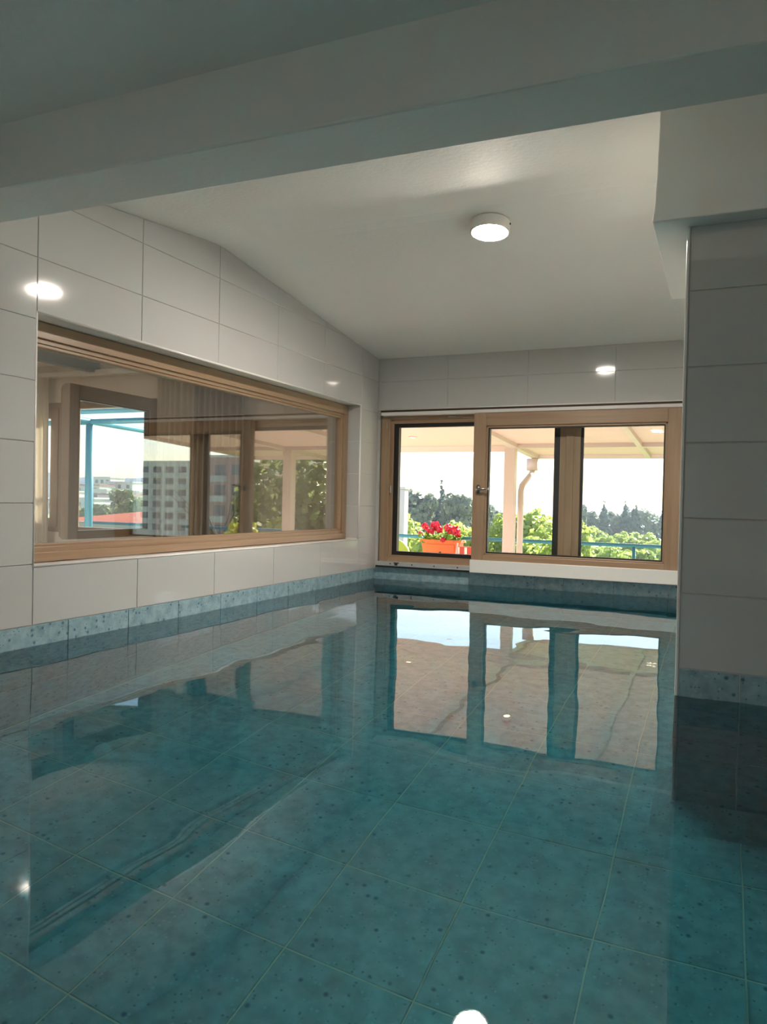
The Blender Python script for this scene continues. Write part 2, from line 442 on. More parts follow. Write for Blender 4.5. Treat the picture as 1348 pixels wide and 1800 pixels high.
rod_y(-0.004, WZ1 + 0.002, WY0 - 0.004, WY1 + 0.006, 0.0065).build('edge_trim', 'trim', wl, True)
rod_y(-0.004, WZ0 - 0.002, WY0 - 0.004, WY1 + 0.006, 0.0065).build('edge_trim', 'trim', wl, True)
rod_z(-0.004, WY0 - 0.001, WZ0 - 0.005, WZ1 + 0.005, 0.0065).build('edge_trim', 'trim', wl, True)
rod_z(-0.004, WY1 + 0.003, WZ0 - 0.005, WZ1 + 0.005, 0.0065).build('edge_trim', 'trim', wl, True)

# back wall with the garden window opening
b = MB()
b.box(-0.25, XR, YB + 0.004, YB + 0.25, FLOOR - 0.3, BZ0 - 0.010)
b.box(-0.25, XR, YB + 0.004, YB + 0.25, BZ1 + 0.006, 2.3)
b.box(-0.25, BX0 - 0.004, YB + 0.004, YB + 0.25, BZ0 - 0.010, BZ1 + 0.006)
b.box(BX1, XR, YB + 0.004, YB + 0.25, BZ0 - 0.010, BZ1 + 0.006)
wb = b.build('wall_back', 'grout'); tag(wb, kind='structure')
for k in range(-1, 5):
    x0 = max(0.589 + 0.6235 * k, 0.0); x1 = 0.589 + 0.6235 * (k + 1)
    tile(wb, rect(x0, x1, BZ1, 1.578), (0, YB, 0), (1, 0, 0), (0, 0, 1), (0, -1, 0), 'tile')
    tile(wb, rect(x0, x1, 1.578, 1.762), (0, YB, 0), (1, 0, 0), (0, 0, 1), (0, -1, 0), 'tile')
for k in range(-1, 8):
    x0 = max(0.08 + PT * k, 0.0); x1 = 0.08 + PT * (k + 1)
    for r in range(4):
        z1 = 0.097 - r * PT; z0 = max(z1 - PT, FLOOR)
        if z1 - z0 > 0.03: tile(wb, rect(x0, x1, z0, z1), (0, YB - 0.001, 0), (1, 0, 0), (0, 0, 1), (0, -1, 0), 'terrazzo')
MB().tube([(0.0, YB + 0.003, BZ1 - 0.002), (2.9, YB + 0.003, BZ1 - 0.002)], 0.0065, 10).build('edge_trim', 'trim', wb, True)

# right-hand walls and the wall behind the camera
wr = MB().box(XR, XR + 0.2, YF - 0.2, 2.95, FLOOR - 0.3, 2.3).build('wall_right', 'plaster_front'); tag(wr, kind='structure')
wr2 = MB().box(2.95, 3.15, 2.93, YB + 0.01, FLOOR - 0.3, 2.3).build('wall_alcove', 'plaster'); tag(wr2, kind='structure')
wf = MB().box(-0.25, XR + 0.2, YF - 0.2, YF, FLOOR - 0.3, 2.3).build('wall_front', 'plaster_front'); tag(wf, kind='structure')

# pillar (wing wall) on the right
pb = MB().box(PX + 0.010, XR + 0.05, PYF + 0.004, PYF + 0.26, FLOOR - 0.05, 1.56)
pl = pb.build('wall_pillar', 'grout'); tag(pl, kind='structure')
pz = [r + 0.006 for r in ROW]
for k in range(7):
    z0, z1 = pz[k], min(pz[k + 1], 1.549)
    if z1 - z0 < 0.02: continue
    for x0, x1 in ((PX + 0.011, PX + 0.611), (PX + 0.611, PX + 1.211), (PX + 1.211, XR)):
        tile(pl, rect(x0, x1, z0, z1), (0, PYF, 0), (1, 0, 0), (0, 0, 1), (0, -1, 0), 'tile', gap=0.002)
    tile(pl, rect(PYF + 0.005, PYF + 0.262, z0, z1), (PX + 0.004, 0, 0), (0, 1, 0), (0, 0, 1), (-1, 0, 0), 'tile')
for r in range(4):
    z1 = 0.092 - r * PT; z0 = max(z1 - PT, FLOOR)
    if z1 - z0 < 0.03: continue
    xs = [PX + 0.011] + [2.614 + PT * i for i in range(5)] + [XR]
    for x0, x1 in zip(xs[:-1], xs[1:]):
        tile(pl, rect(x0, x1, z0, z1), (0, PYF + 0.001, 0), (1, 0, 0), (0, 0, 1), (0, -1, 0), 'terrazzo')
    tile(pl, rect(PYF + 0.005, PYF + 0.262, z0, z1), (PX + 0.005, 0, 0), (0, 1, 0), (0, 0, 1), (-1, 0, 0), 'terrazzo')
MB().box(PX, PX + 0.010, PYF - 0.003, PYF + 0.008, -0.0, 1.549).build('edge_trim', 'trim', pl, bevel=0.003)
MB().box(PX, PX + 0.010, PYF - 0.003, PYF + 0.008, FLOOR, -0.002).build('edge_trim', 'terrazzo', pl, bevel=0.003)
# sloped fillet tiles at the pillar foot
q = [(PX - 0.06, PYF - 0.125, FLOOR), (XR, PYF - 0.125, FLOOR), (XR, PYF - 0.002, FLOOR + 0.07), (PX + 0.0, PYF - 0.002, FLOOR + 0.07)]
MB().add(q + [(p[0], p[1] + 0.02, p[2] - 0.02) for p in q], [(0, 1, 2, 3), (7, 6, 5, 4), (0, 4, 5, 1), (1, 5, 6, 2), (2, 6, 7, 3), (3, 7, 4, 0)]).build('foot_fillet', 'terrazzo', pl)
q = [(PX - 0.06, PYF - 0.125, FLOOR), (PX, PYF - 0.002, FLOOR + 0.07), (PX, PYF + 0.26, FLOOR + 0.07), (PX - 0.06, PYF + 0.26, FLOOR)]
MB().add(q + [(p[0] + 0.02, p[1], p[2] - 0.02) for p in q], [(0, 1, 2, 3), (7, 6, 5, 4), (0, 4, 5, 1), (1, 5, 6, 2), (2, 6, 7, 3), (3, 7, 4, 0)]).build('foot_fillet', 'terrazzo', pl)

# ceilings: pitched over the pool bay, flat in front, a beam across, a dropped soffit over the pillar
def cz2(x): return 1.828 + 0.0095 * x
b = MB(); prof = []
ys = [1.7 + i * 0.08 for i in range(50)]; ys = [y for y in ys if y < YB + 0.2] + [YB + 0.2]
def soft(y):
    d = abs(y - 3.39)
    return ceil_z(y) - (0.004 * max(0, 1 - d / 0.12) ** 2)
ys = [y for y in ys if y > 1.84]
prof = [(y, soft(y)) for y in ys] + [(YB + 0.2, 2.3), (ys[0], 2.3)]
ce = b.prism_x(prof, -0.2, XR + 0.1).build('ceiling', 'plaster'); tag(ce, kind='structure')
sk = lambda x: 0.0290 * x            # the beam runs slightly askew
b = MB().hexa([(-0.2, YF - 0.1, cz2(0)), (XR + 0.1, YF - 0.1, cz2(XR)), (XR + 0.1, 1.80 + sk(XR), cz2(XR)), (-0.2, 1.80, cz2(0))],
              [(-0.2, YF - 0.1, 2.3), (XR + 0.1, YF - 0.1, 2.3), (XR + 0.1, 1.80 + sk(XR), 2.3), (-0.2, 1.80, 2.3)])
cf = b.build('ceiling_front', 'plaster_front'); tag(cf, kind='structure')
b = MB().hexa([(-0.1, 1.725, 1.624), (XR + 0.05, 1.725 + sk(XR), 1.624), (XR + 0.05, 1.96 + sk(XR), 1.624), (-0.1, 1.96, 1.624)],
              [(-0.1, 1.725, 2.25), (XR + 0.05, 1.725 + sk(XR), 2.25), (XR + 0.05, 1.96 + sk(XR), 2.25), (-0.1, 1.96, 2.25)])
bm_ = b.build('ceiling_beam', 'plaster_front', bevel=0.008); tag(bm_, kind='structure')
# soffit, its left edge plastered by hand and slightly flared
y0, y1 = 2.59, 3.58
lay = [(1.549, 2.316), (1.60, 2.322), (1.70, 2.327), (1.85, 2.331), (2.25, 2.331)]
vs = []; fs = []
for z, x in lay: vs += [(x, y0, z), (XR + 0.05, y0, z), (XR + 0.05, y1, z), (x, y1, z)]
for i in range(len(lay) - 1):
    a = i * 4
    fs += [(a, a + 1, a + 5, a + 4), (a + 1, a + 2, a + 6, a + 5), (a + 2, a + 3, a + 7, a + 6), (a + 3, a, a + 4, a + 7)]
fs += [(3, 2, 1, 0), (len(vs) - 4, len(vs) - 3, len(vs) - 2, len(vs) - 1)]
so = MB().add(vs, fs).build('ceiling_soffit', 'plaster_front', bevel=0.004); tag(so, kind='structure')

# pool water
e = 0.0025
outl = [(-e, YF + 0.001), (XR - 0.001, YF + 0.001), (XR - 0.001, PYF + e), (PX + 0.008, PYF + e), (PX + 0.008, 2.925), (2.949, 2.925), (2.949, YB + e), (-e, YB + e)]
n = len(outl)
wa = MB().add([(x, y, FLOOR - 0.004) for x, y in outl] + [(x, y, 0.0) for x, y in outl],
              [tuple(range(n - 1, -1, -1)), tuple(range(n, 2 * n))] + [(i, (i + 1) % n, n + (i + 1) % n, n + i) for i in range(n)]).build('pool_water', 'water')
tag(wa, 'still clear teal pool water mirroring the windows', 'water', kind='stuff')

# ---------------------------------------------------------------- garden window in the back wall
w1 = empty('window_1', ((BX0 + BX1) / 2, YB, BZ0)); tag(w1, kind='structure')
Y0, Y1 = YB - 0.005, YB + 0.09
# fixed frame
MB().box(BX0 + 0.012, 0.108, Y0, Y1, 0.10, 1.318).box(0.106, 0.135, Y0 + 0.022, Y1, 0.185, 1.262).build('frame_jamb', 'wood_z', w1, bevel=0.003)
MB().box(2.33, BX1, Y0, Y1, 0.10, 1.318).build('frame_jamb', 'wood_z', w1, bevel=0.003)
MB().box(BX0 + 0.012, BX1, Y0 + 0.006, Y1, 1.272, 1.318).box(0.13, 2.34, Y0 + 0.022, Y1, 1.243, 1.275).build('frame_head', 'wood_x', w1, bevel=0.003)
MB().box(BX0 + 0.012, BX1, Y0 + 0.006, Y1, 0.10, 0.186).box(0.13, 2.34, Y0 + 0.022, Y1, 0.18, 0.196).build('frame_sill', 'wood_x', w1, bevel=0.003)
MB().box(1.452, 1.602, YB + 0.03, YB + 0.10, 0.19, 1.25).box(1.50, 1.555, YB + 0.02, YB + 0.04, 0.19, 1.25).build('mullion', 'wood_z', w1, bevel=0.003)
# black gasket rings
def ring_y(x0, x1, z0, z1, wd, ya, yb, wbot=None):
    wbot = wd if wbot is None else wbot
    return MB().box(x0, x0 + wd, ya, yb, z0, z1).box(x1 - wd, x1, ya, yb, z0, z1).box(x0 + wd, x1 - wd, ya, yb, z1 - wd * 0.75, z1).box(x0 + wd, x1 - wd, ya, yb, z0, z0 + wbot)
ring_y(0.133, 1.455, 0.194, 1.246, 0.042, YB + 0.03, YB + 0.075, 0.032).build('gasket', 'gasket', w1)
ring_y(1.60, 2.335, 0.194, 1.246, 0.02, YB + 0.045, YB + 0.07).build('gasket', 'gasket', w1)
MB().box(1.62, 2.32, YB + 0.055, YB + 0.061, 0.205, 1.235).build('glass_pane', 'glass', w1)
# metal running track, its screws and the catch
tr = MB().box(0.045, 0.86, YB - 0.055, YB + 0.01, 0.112, 0.146).box(0.045, 0.86, YB - 0.06, YB - 0.05, 0.112, 0.12).build('running_track', 'metal', w1, bevel=0.003)
MB().box(0.03, 2.4, YB - 0.05, YB + 0.004, 0.0985, 0.112).build('track_seal', 'black', w1)
for x in (0.16, 0.345, 0.53, 0.72):
    MB().tube([(x, YB - 0.0575, 0.130), (x, YB - 0.054, 0.130)], 0.0055, 12).build('screw', 'black', tr)
MB().box(0.19, 0.235, YB - 0.062, YB - 0.052, 0.135, 0.142).box(0.20, 0.222, YB - 0.064, YB - 0.052, 0.120, 0.137).build('catch', 'black', tr)
MB().box(0.118, 0.132, YB - 0.012, YB + 0.0, 0.69, 0.75).build('strike_plate', 'steel', w1, bevel=0.003)
MB().box(0.075, 0.090, YB - 0.010, YB - 0.003, 1.20, 1.262).build('strike_plate', 'steel', w1, bevel=0.003)
# white guide rail and dark gap above
MB().box(0.06, BX1, YB - 0.075, YB + 0.0, 1.300, 1.326).build('guide_rail', 'white_panel', w1, bevel=0.004)
MB().box(BX0 + 0.002, BX1, YB - 0.002, YB + 0.09, 1.318, 1.3535).build('head_gap', 'dark', w1)
MB().box(0.60, 0.66, YB - 0.008, YB + 0.004, 1.285, 1.292).build('latch', 'steel', w1)
# sliding sash in front of the frame
SX0, SX1, SZ0, SZ1, SY0, SY1 = 0.846, 2.292, 0.196, 1.292, 5.375, 5.445
b = MB().box(SX0, SX0 + 0.093, SY0, SY1, SZ0, SZ1).box(SX1 - 0.093, SX1, SY0, SY1, SZ0, SZ1)
b.box(SX0 + 0.086, SX0 + 0.108, SY0 + 0.012, SY1, 0.23, 1.2).box(SX1 - 0.108, SX1 - 0.086, SY0 + 0.012, SY1, 0.23, 1.2)
sash = b.build('sash', 'wood_z', w1, bevel=0.004)
MB().box(SX0 + 0.092, SX1 - 0.092, SY0, SY1, 1.197, SZ1).box(SX0 + 0.092, SX1 - 0.092, SY0 + 0.012, SY1, 1.182, 1.2).build('sash_rail', 'wood_x', sash, bevel=0.004)
MB().box(SX0 + 0.092, SX1 - 0.092, SY0, SY1, SZ0, 0.242).box(SX0 + 0.092, SX1 - 0.092, SY0 + 0.012, SY1, 0.24, 0.256).build('sash_rail', 'wood_x', sash, bevel=0.004)
ring_y(SX0 + 0.105, SX1 - 0.105, 0.253, 1.185, 0.012, SY0 + 0.02, SY1 - 0.01).build('gasket', 'gasket', sash)
MB().box(SX0 + 0.110, SX1 - 0.110, SY0 + 0.036, SY0 + 0.042, 0.258, 1.18).build('glass_pane', 'glass', sash)
MB().box(SX0 - 0.004, SX1 + 0.005, SY0 - 0.018, SY0 + 0.05, 0.108, 0.203).build('rail_cover', 'white_panel', w1, bevel=0.004)
hx, hz = SX0 + 0.046, 0.728
hb = MB().tube([(hx, SY0 - 0.008, hz), (hx, SY0 + 0.001, hz)], 0.001, 4)
vs = []; n = 20
for yy in (SY0 - 0.010, SY0):
    for k in range(n):
        a = 2 * math.pi * k / n; vs.append((hx + 0.016 * math.cos(a), yy, hz + 0.034 * math.sin(a)))
hb = MB().add(vs, [tuple(range(n)), tuple(range(2 * n - 1, n - 1, -1))] + [(k, k + n, (k + 1) % n + n, (k + 1) % n) for k in range(n)])
hb.tube([(hx, SY0 - 0.008, hz), (hx, SY0 - 0.045, hz), (hx + 0.012, SY0 - 0.052, hz), (hx + 0.09, SY0 - 0.052, hz + 0.004)], [0.009, 0.009, 0.0095, 0.0085], 12)
hb.build('handle', 'steel', sash, True)
o = sash.children[-1]; o['label'] = 'brushed steel lever handle'

# ---------------------------------------------------------------- interior window in the left wall
w2 = empty('window_2', (-0.12, (WY0 + WY1) / 2, WZ0)); tag(w2, kind='structure')
FX = -0.105
MB().box(FX - 0.07, FX, WY0 + 0.01, WY1 - 0.003, WZ1 - 0.072, WZ1 - 0.003).box(FX - 0.07, FX - 0.014, WY0 + 0.01, WY1 - 0.003, WZ1 - 0.092, WZ1 - 0.068).box(FX - 0.07, FX - 0.022, WY0 + 0.01, WY1 - 0.003, WZ1 - 0.106, WZ1 - 0.09).build('frame_head', 'wood_y', w2, bevel=0.003)
MB().box(FX - 0.07, FX, WY0 + 0.01, WY1 - 0.003, WZ0 + 0.004, WZ0 + 0.045).box(FX - 0.07, FX - 0.012, WY0 + 0.01, WY1 - 0.003, WZ0 + 0.043, WZ0 + 0.068).box(FX - 0.07, FX - 0.022, WY0 + 0.01, WY1 - 0.003, WZ0 + 0.066, WZ0 + 0.08).build('frame_sill', 'wood_y', w2, bevel=0.003)
MB().box(FX - 0.068, FX - 0.002, WY1 - 0.062, WY1 - 0.002, WZ0 + 0.046, WZ1 - 0.073).box(FX - 0.068, FX - 0.013, WY1 - 0.088, WY1 - 0.0625, WZ0 + 0.069, WZ1 - 0.093).build('frame_jamb', 'wood_z', w2, bevel=0.003)
MB().box(FX - 0.068, FX - 0.002, WY0 + 0.009, WY0 + 0.062, WZ0 + 0.046, WZ1 - 0.073).build('frame_jamb', 'wood_z', w2, bevel=0.003)
MB().box(FX - 0.045, FX - 0.039, WY0 + 0.05, WY1 - 0.07, WZ0 + 0.06, WZ1 - 0.085).build('glass_pane', 'glass_dbl', w2)

# ---------------------------------------------------------------- ceiling lamp
LX, LY = 1.487, 3.54
LZ = ceil_z(LY)
tilt = math.atan2(-s2, 1.0)
def round_lamp(loc, label, glow, tilt_x):
    r = empty('ceiling_lamp', loc, label, 'lamp', 'round ceiling lamps')
    MB().lathe([(0.0, 0.002), (0.086, 0.002), (0.095, -0.002), (0.097, -0.010), (0.097, -0.050), (0.095, -0.055), (0.086, -0.055), (0.084, -0.048), (0.0, -0.048)], n=56).build('housing', 'lamp_body', r, True, loc=(0, 0, -0.004))
    MB().lathe([(0.0, -0.056), (0.06, -0.0555), (0.079, -0.053), (0.0835, -0.047)], n=56).build('diffuser', glow, r, True, loc=(0, 0, -0.004))
    MB().tube([(0.095, 0.0, -0.026), (0.101, 0.0, -0.026)], 0.005, 10).build('screw', 'black', r, loc=(0, 0, 0))
    r.rotation_euler = (-tilt_x, 0, 0)
    return r
round_lamp((LX, LY, LZ), 'round white surface-mounted ceiling lamp glowing above the pool', 'lamp', tilt)
round_lamp((1.6, -1.2, cz2(1.6)), 'round white fill lamp added out of view on the lower front ceiling of the pool room', 'fill_lamp', 0.0)  # unseen lamp, added to brighten the front ceiling and the beam

# ---------------------------------------------------------------- lounge behind the interior window
LX0, LY0, LZ0, LZ1 = -6.2, -1.0, -1.0, 1.92
b = MB()
FX0, FX1, FZ0, FZ1 = -4.40, -2.29, 0.24, 1.545
b.box(LX0 - 0.2, -0.25, YB + 0.06, YB + 0.25, LZ0 - 0.2, FZ0).box(LX0 - 0.2, -0.25, YB + 0.06, YB + 0.25, FZ1, 2.3)
b.box(LX0 - 0.2, FX0, YB + 0.06, YB + 0.25, FZ0, FZ1).box(FX1, -0.25, YB + 0.06, YB + 0.25, FZ0, FZ1)
o = b.build('wall_lounge_back', 'room'); tag(o, kind='structure')
o = MB().box(LX0 - 0.2, LX0, LY0, 0.6, LZ0, 2.3).box(LX0 - 0.2, LX0, 4.4, YB + 0.1, LZ0, 2.3).box(LX0 - 0.2, LX0, 0.6, 4.4, 1.75, 2.3).box(LX0 - 0.2, LX0, 0.6, 4.4, LZ0, -0.7).build('wall_lounge_left', 'room'); tag(o, kind='structure')
w4 = empty('window_added', (LX0 - 0.1, 2.5, -0.7)); tag(w4, kind='structure')  # window and its wall opening invented to let more daylight into the lounge
for ya_, yb_ in ((0.6, 0.7), (2.45, 2.55), (4.3, 4.4)): MB().box(LX0 - 0.15, LX0 - 0.08, ya_, yb_, -0.7, 1.75).build('frame_jamb', 'wood_z', w4, bevel=0.003)
MB().box(LX0 - 0.15, LX0 - 0.08, 0.7, 4.3, 1.66, 1.75).box(LX0 - 0.15, LX0 - 0.08, 0.7, 4.3, -0.7, -0.6).build('frame_rails', 'wood_y', w4)
for ya_, yb_ in ((0.69, 2.46), (2.54, 4.31)): MB().box(LX0 - 0.12, LX0 - 0.114, ya_, yb_, -0.61, 1.67).build('glass_pane', 'glass', w4)
o = MB().box(LX0 - 0.2, -0.25, LY0 - 0.2, LY0, LZ0, 2.3).build('wall_lounge_front', 'room'); tag(o, kind='structure')
o = MB().box(LX0 - 0.2, -0.25, LY0 - 0.2, YB + 0.1, LZ0 - 0.2, LZ0).build('floor_lounge', 'roomfloor'); tag(o, kind='structure')
o = MB().box(LX0 - 0.2, -0.25, LY0 - 0.2, YB + 0.1, LZ1, 2.3).build('ceiling_lounge', 'plaster'); tag(o, kind='structure')
o = MB().box(-3.10, -3.03, 1.0, YB + 0.06, 1.81, LZ1).build('ceiling_joist', 'greybeam', bevel=0.004); tag(o, kind='structure')
round_lamp((-3.6, 2.4, LZ1), 'round white fill lamp added out of view in the lounge', 'lamp', 0.0)  # extra lamp put in out of sight to lift the dim lounge
o = MB().box(-5.6, -1.1, YB - 0.01, YB + 0.06, 1.79, 1.835).build('curtain_rail', 'white_panel', bevel=0.004)
tag(o, 'white curtain rail along the lounge wall under its ceiling', 'curtain rail')
def curtain(name, x0, x1, z0, z1, y, amp, waves, mat, label, top_gather=1.0, seed=0):
    rg = random.Random(seed); nx, nz = waves * 8, 10
    vs = []; fs = []
    for j in range(nz + 1):
        t = j / nz; z = z1 + (z0 - z1) * t
        sq = top_gather + (1 - top_gather) * min(1, t * 1.3)
        cx = (x0 + x1) / 2
        for i in range(nx + 1):
            u = i / nx; x = cx + (x0 + (x1 - x0) * u - cx) * sq
            yy = y + amp * math.sin(u * waves * 2 * math.pi + 0.5 * math.sin(3 * t + u * 5)) * (0.6 + 0.4 * t) + 0.01 * math.sin(9 * u + 2 * t)
            vs.append((x, yy, z))
    for j in range(nz):
        for i in range(nx):
            a = j * (nx + 1) + i; fs.append((a, a + 1, a + nx + 2, a + nx + 1))
    o = MB().add(vs, fs).build(name, mat, smooth=True)
    s = o.modifiers.new('cloth', 'SOLIDIFY'); s.thickness = 0.003
    tag(o, label, 'curtain', 'lounge curtains'); return o
curtain('curtain', -3.92, -3.60, -0.9, 1.79, YB - 0.02, 0.022, 5, 'sheer', 'narrow cream curtain hanging at the far left of the lounge window', 0.85, 1)
curtain('curtain', -2.26, -1.80, -0.9, 1.79, YB - 0.02, 0.025, 7, 'sheer', 'cream sheer curtain beside the hinge side of the open lounge sash', 0.95, 2)
curtain('curtain', -1.82, -1.24, -0.9, 1.79, YB - 0.03, 0.035, 8, 'drape', 'grey brown drape in deep folds, rightmost of the lounge curtains', 0.9, 3)

# lounge window: fixed frame, a closed left leaf, and a leaf swung open into the room
w3 = empty('window_3', ((FX0 + FX1) / 2, YB + 0.1, FZ0)); tag(w3, kind='structure')
ya, yb = YB + 0.07, YB + 0.14
MB().box(FX0, FX0 + 0.07, ya, yb, FZ0, FZ1).box(FX1 - 0.05, FX1, ya, yb, FZ0, FZ1).build('frame_jamb', 'wood_z', w3, bevel=0.003)
MB().box(FX0, FX1, ya, yb, FZ1 - 0.07, FZ1).build('frame_head', 'wood_x', w3, bevel=0.003)
MB().box(FX0, FX1, ya, yb, FZ0, FZ0 + 0.06).build('frame_sill', 'wood_x', w3, bevel=0.003)
MB().box(-3.50, -3.36, YB + 0.03, yb, FZ0 + 0.05, FZ1 - 0.06).box(-3.56, -3.50, YB + 0.05, yb, FZ0 + 0.05, FZ1 - 0.06).build('mullion', 'wood_z', w3, bevel=0.003)
lf = MB().box(FX0 + 0.06, FX0 + 0.16, ya - 0.03, yb - 0.01, FZ0 + 0.05, FZ1 - 0.06).box(-3.66, -3.56, ya - 0.03, yb - 0.01, FZ0 + 0.05, FZ1 - 0.06).build('closed_sash', 'wood_z', w3, bevel=0.003)
MB().box(FX0 + 0.15, -3.65, ya - 0.03, yb - 0.01, FZ1 - 0.16, FZ1 - 0.06).box(FX0 + 0.15, -3.65, ya - 0.03, yb - 0.01, FZ0 + 0.05, FZ0 + 0.14).build('sash_rail', 'wood_x', lf, bevel=0.003)
MB().box(FX0 + 0.15, -3.65, ya + 0.01, ya + 0.016, FZ0 + 0.13, FZ1 - 0.15).build('glass_pane', 'glass', lf)
# open leaf, parallel to the left wall
ox0, ox1, oy0, oy1, oz0, oz1 = -2.355, -2.285, 4.50, 5.53, 0.255, 1.525
b = MB().box(ox0, ox1, oy0, oy0 + 0.105, oz0, oz1).box(ox0, ox1, oy1 - 0.10, oy1, oz0, oz1)
b.box(ox0 - 0.025, ox0, oy0 + 0.006, oy0 + 0.08, oz0 + 0.01, oz1 - 0.012).box(ox0 - 0.042, ox0 - 0.03, oy0 + 0.01, oy0 + 0.07, oz0 + 0.02, oz1 - 0.03)
lo_ = b.build('open_sash', 'wood_z', w3, bevel=0.003)
MB().box(ox0, ox1, oy0 + 0.10, oy1 - 0.095, oz1 - 0.115, oz1).box(ox0, ox1, oy0 + 0.10, oy1 - 0.095, oz0, oz0 + 0.07).build('sash_rail', 'wood_y', lo_, bevel=0.003)
g = MB().box(ox0 + 0.02, ox1 - 0.006, oy0 + 0.102, oy0 + 0.112, oz0 + 0.07, oz1 - 0.115).box(ox0 + 0.02, ox1 - 0.006, oy1 - 0.112, oy1 - 0.1, oz0 + 0.07, oz1 - 0.115)
g.box(ox0 + 0.02, ox1 - 0.006, oy0 + 0.11, oy1 - 0.11, oz1 - 0.125, oz1 - 0.113).build('gasket', 'gasket', lo_)
MB().box(ox0 + 0.03, ox0 + 0.036, oy0 + 0.10, oy1 - 0.098, oz0 + 0.065, oz1 - 0.11).build('glass_pane', 'glass', lo_)

# ---------------------------------------------------------------- balcony outside
BAL = -0.85
o = MB().box(-7.5, 5.2, YB + 0.25, 9.95, BAL - 0.25, BAL).build('balcony_floor', 'balcony'); tag(o, kind='structure')
def can_z(y): return 1.324 + 0.05 * (10.6 - y)
can = empty('canopy', (2.2, 9.5, BAL), 'pale beige panelled canopy sloping out over the balcony on square posts', 'canopy')
CX0, CX1 = 0.11, 4.35
def slab(x0, x1, y0, y1, th, dz=0.0):
    return MB().hexa([(x0, y0, can_z(y0) + dz), (x1, y0, can_z(y0) + dz), (x1, y1, can_z(y1) + dz), (x0, y1, can_z(y1) + dz)],
                     [(x0, y0, can_z(y0) + dz + th), (x1, y0, can_z(y0) + dz + th), (x1, y1, can_z(y1) + dz + th), (x0, y1, can_z(y1) + dz + th)])
YC = YB + 0.25
for x0, x1 in ((CX0, 1.63), (1.63, 3.0), (3.0, CX1)):
    slab(x0 + 0.003, x1 - 0.003, YC, 10.6, 0.03).build('roof_panel', 'canopy', can)
for x0, x1 in ((-2.0, CX0),):
    slab(x0 + 0.003, x1 - 0.003, YC, 9.53, 0.03).build('roof_panel', 'canopy', can)
for x, yl in ((CX0, 10.6), (1.63, 10.6), (3.0, 10.6), (CX1, 10.6), (-2.0, 9.5)):
    wdt = 0.05 if x == CX0 else 0.03
    slab(x - wdt, x + wdt, YC, yl, 0.055, -0.05).build('rafter', 'canopy_frame', can)
MB().box(CX0 - 0.05, CX1 + 0.03, 10.6, 10.63, 1.27, 1.39).build('fascia', 'canopy_frame', can)
MB().box(-2.03, CX0 - 0.03, 9.53, 9.56, 1.30, 1.44).build('fascia', 'canopy_frame', can)
MB().box(CX0, CX1, 9.36, 9.52, can_z(9.5) - 0.045, can_z(9.5) + 0.005).build('purlin', 'canopy_frame', can)
for x in (0.055, 2.95):
    MB().box(x - 0.068, x + 0.068, 9.38, 9.52, BAL, can_z(9.5) - 0.03).build('post', 'canopy_frame', can, bevel=0.004)
ds = MB().box(0.01, 0.15, 10.49, 10.61, 1.10, 1.27).tube([(0.08, 10.55, 1.12), (0.085, 10.50, 1.06), (0.15, 9.70, 0.87), (0.155, 9.62, 0.80), (0.155, 9.61, BAL)], 0.04, 12)
ds.build('downspout', 'canopy_frame', can, True)
for x, y in ((-0.96, 8.6), (0.68, 7.2), (2.3, 7.4)):
    dl = MB().lathe([(0.0, 0.0), (0.05, 0.0), (0.055, -0.006), (0.04, -0.012), (0.03, -0.010)], (x, y, can_z(y) - 0.001), 24).build('downlight', 'canopy_frame', can)
    MB().lathe([(0.0, -0.0095), (0.03, -0.0095)], (x, y, can_z(y) - 0.001), 20).build('bulb', 'spot', dl)

RZ, RY = 0.144, 9.72
rl = empty('balcony_railing', (0.0, RY, BAL), 'teal painted steel balcony railing behind the flower box', 'railing')
MB().tube([(-7.4, RY, RZ), (5.1, RY, RZ)], 0.024, 12).build('handrail', 'teal', rl, True)
for x in (-5.6, -3.3, -0.9, 1.56, 4.0):
    MB().tube([(x, RY, BAL), (x, RY, RZ)], 0.021, 10).build('post', 'teal', rl, True)
for z in (-0.25, -0.62):
    MB().tube([(-7.4, RY, z), (5.1, RY, z)], 0.012, 8).build('lower_rail', 'teal', rl, True)
# low kerb under the rail
o = MB().box(-7.5, 5.2, 9.83, 9.95, BAL, -0.60).build('balcony_kerb', 'balcony'); tag(o, kind='structure')

# white gate pillar at the left end of the view
gp = empty('garden_pillar', (P_(-.4235, 13.0), 13.0, -4.6), 'tall white rendered pillar with a thin rod on top left of the pines', 'pillar')
MB().box(-0.10, 0.10, -0.10, 0.10, 0, 5.45).build('shaft', 'render_w', gp, bevel=0.01, loc=(0, 0, 0))
MB().box(-0.12, 0.12, -0.12, 0.12, 5.45, 5.50).build('cap', 'render_w', gp, bevel=0.01, loc=(0, 0, 0))
MB().tube([(0.03, 0, 5.5), (0.03, 0, 5.75)], 0.012, 8).build('rod', 'metal', gp, loc=(0, 0, 0))

# teal pergola frame outside the lounge window
pg = empty('pergola', (-5.55, 7.9, BAL), 'slender teal steel pergola frame outside the lounge window', 'pergola')
MB().tube([(-5.55, 7.9, BAL), (-5.55, 7.9, 1.62)], 0.055, 12).build('post', 'teal', pg, True)
MB().tube([(-7.6, 7.9, 1.64), (-3.0, 7.9, 1.64)], 0.04, 10).build('beam', 'teal', pg, True)
MB().tube([(-5.55, 5.8, 1.70), (-5.55, 9.0, 1.62)], 0.04, 10).build('beam', 'teal', pg, True)
MB().tube([(-7.6, 7.2, 1.68), (-3.0, 7.2, 1.68)], 0.03, 10).build('beam', 'teal', pg, True)
MB().box(-7.4, -3.2, 7.87, 7.93, 0.06, 0.11).build('rail', 'teal', pg)

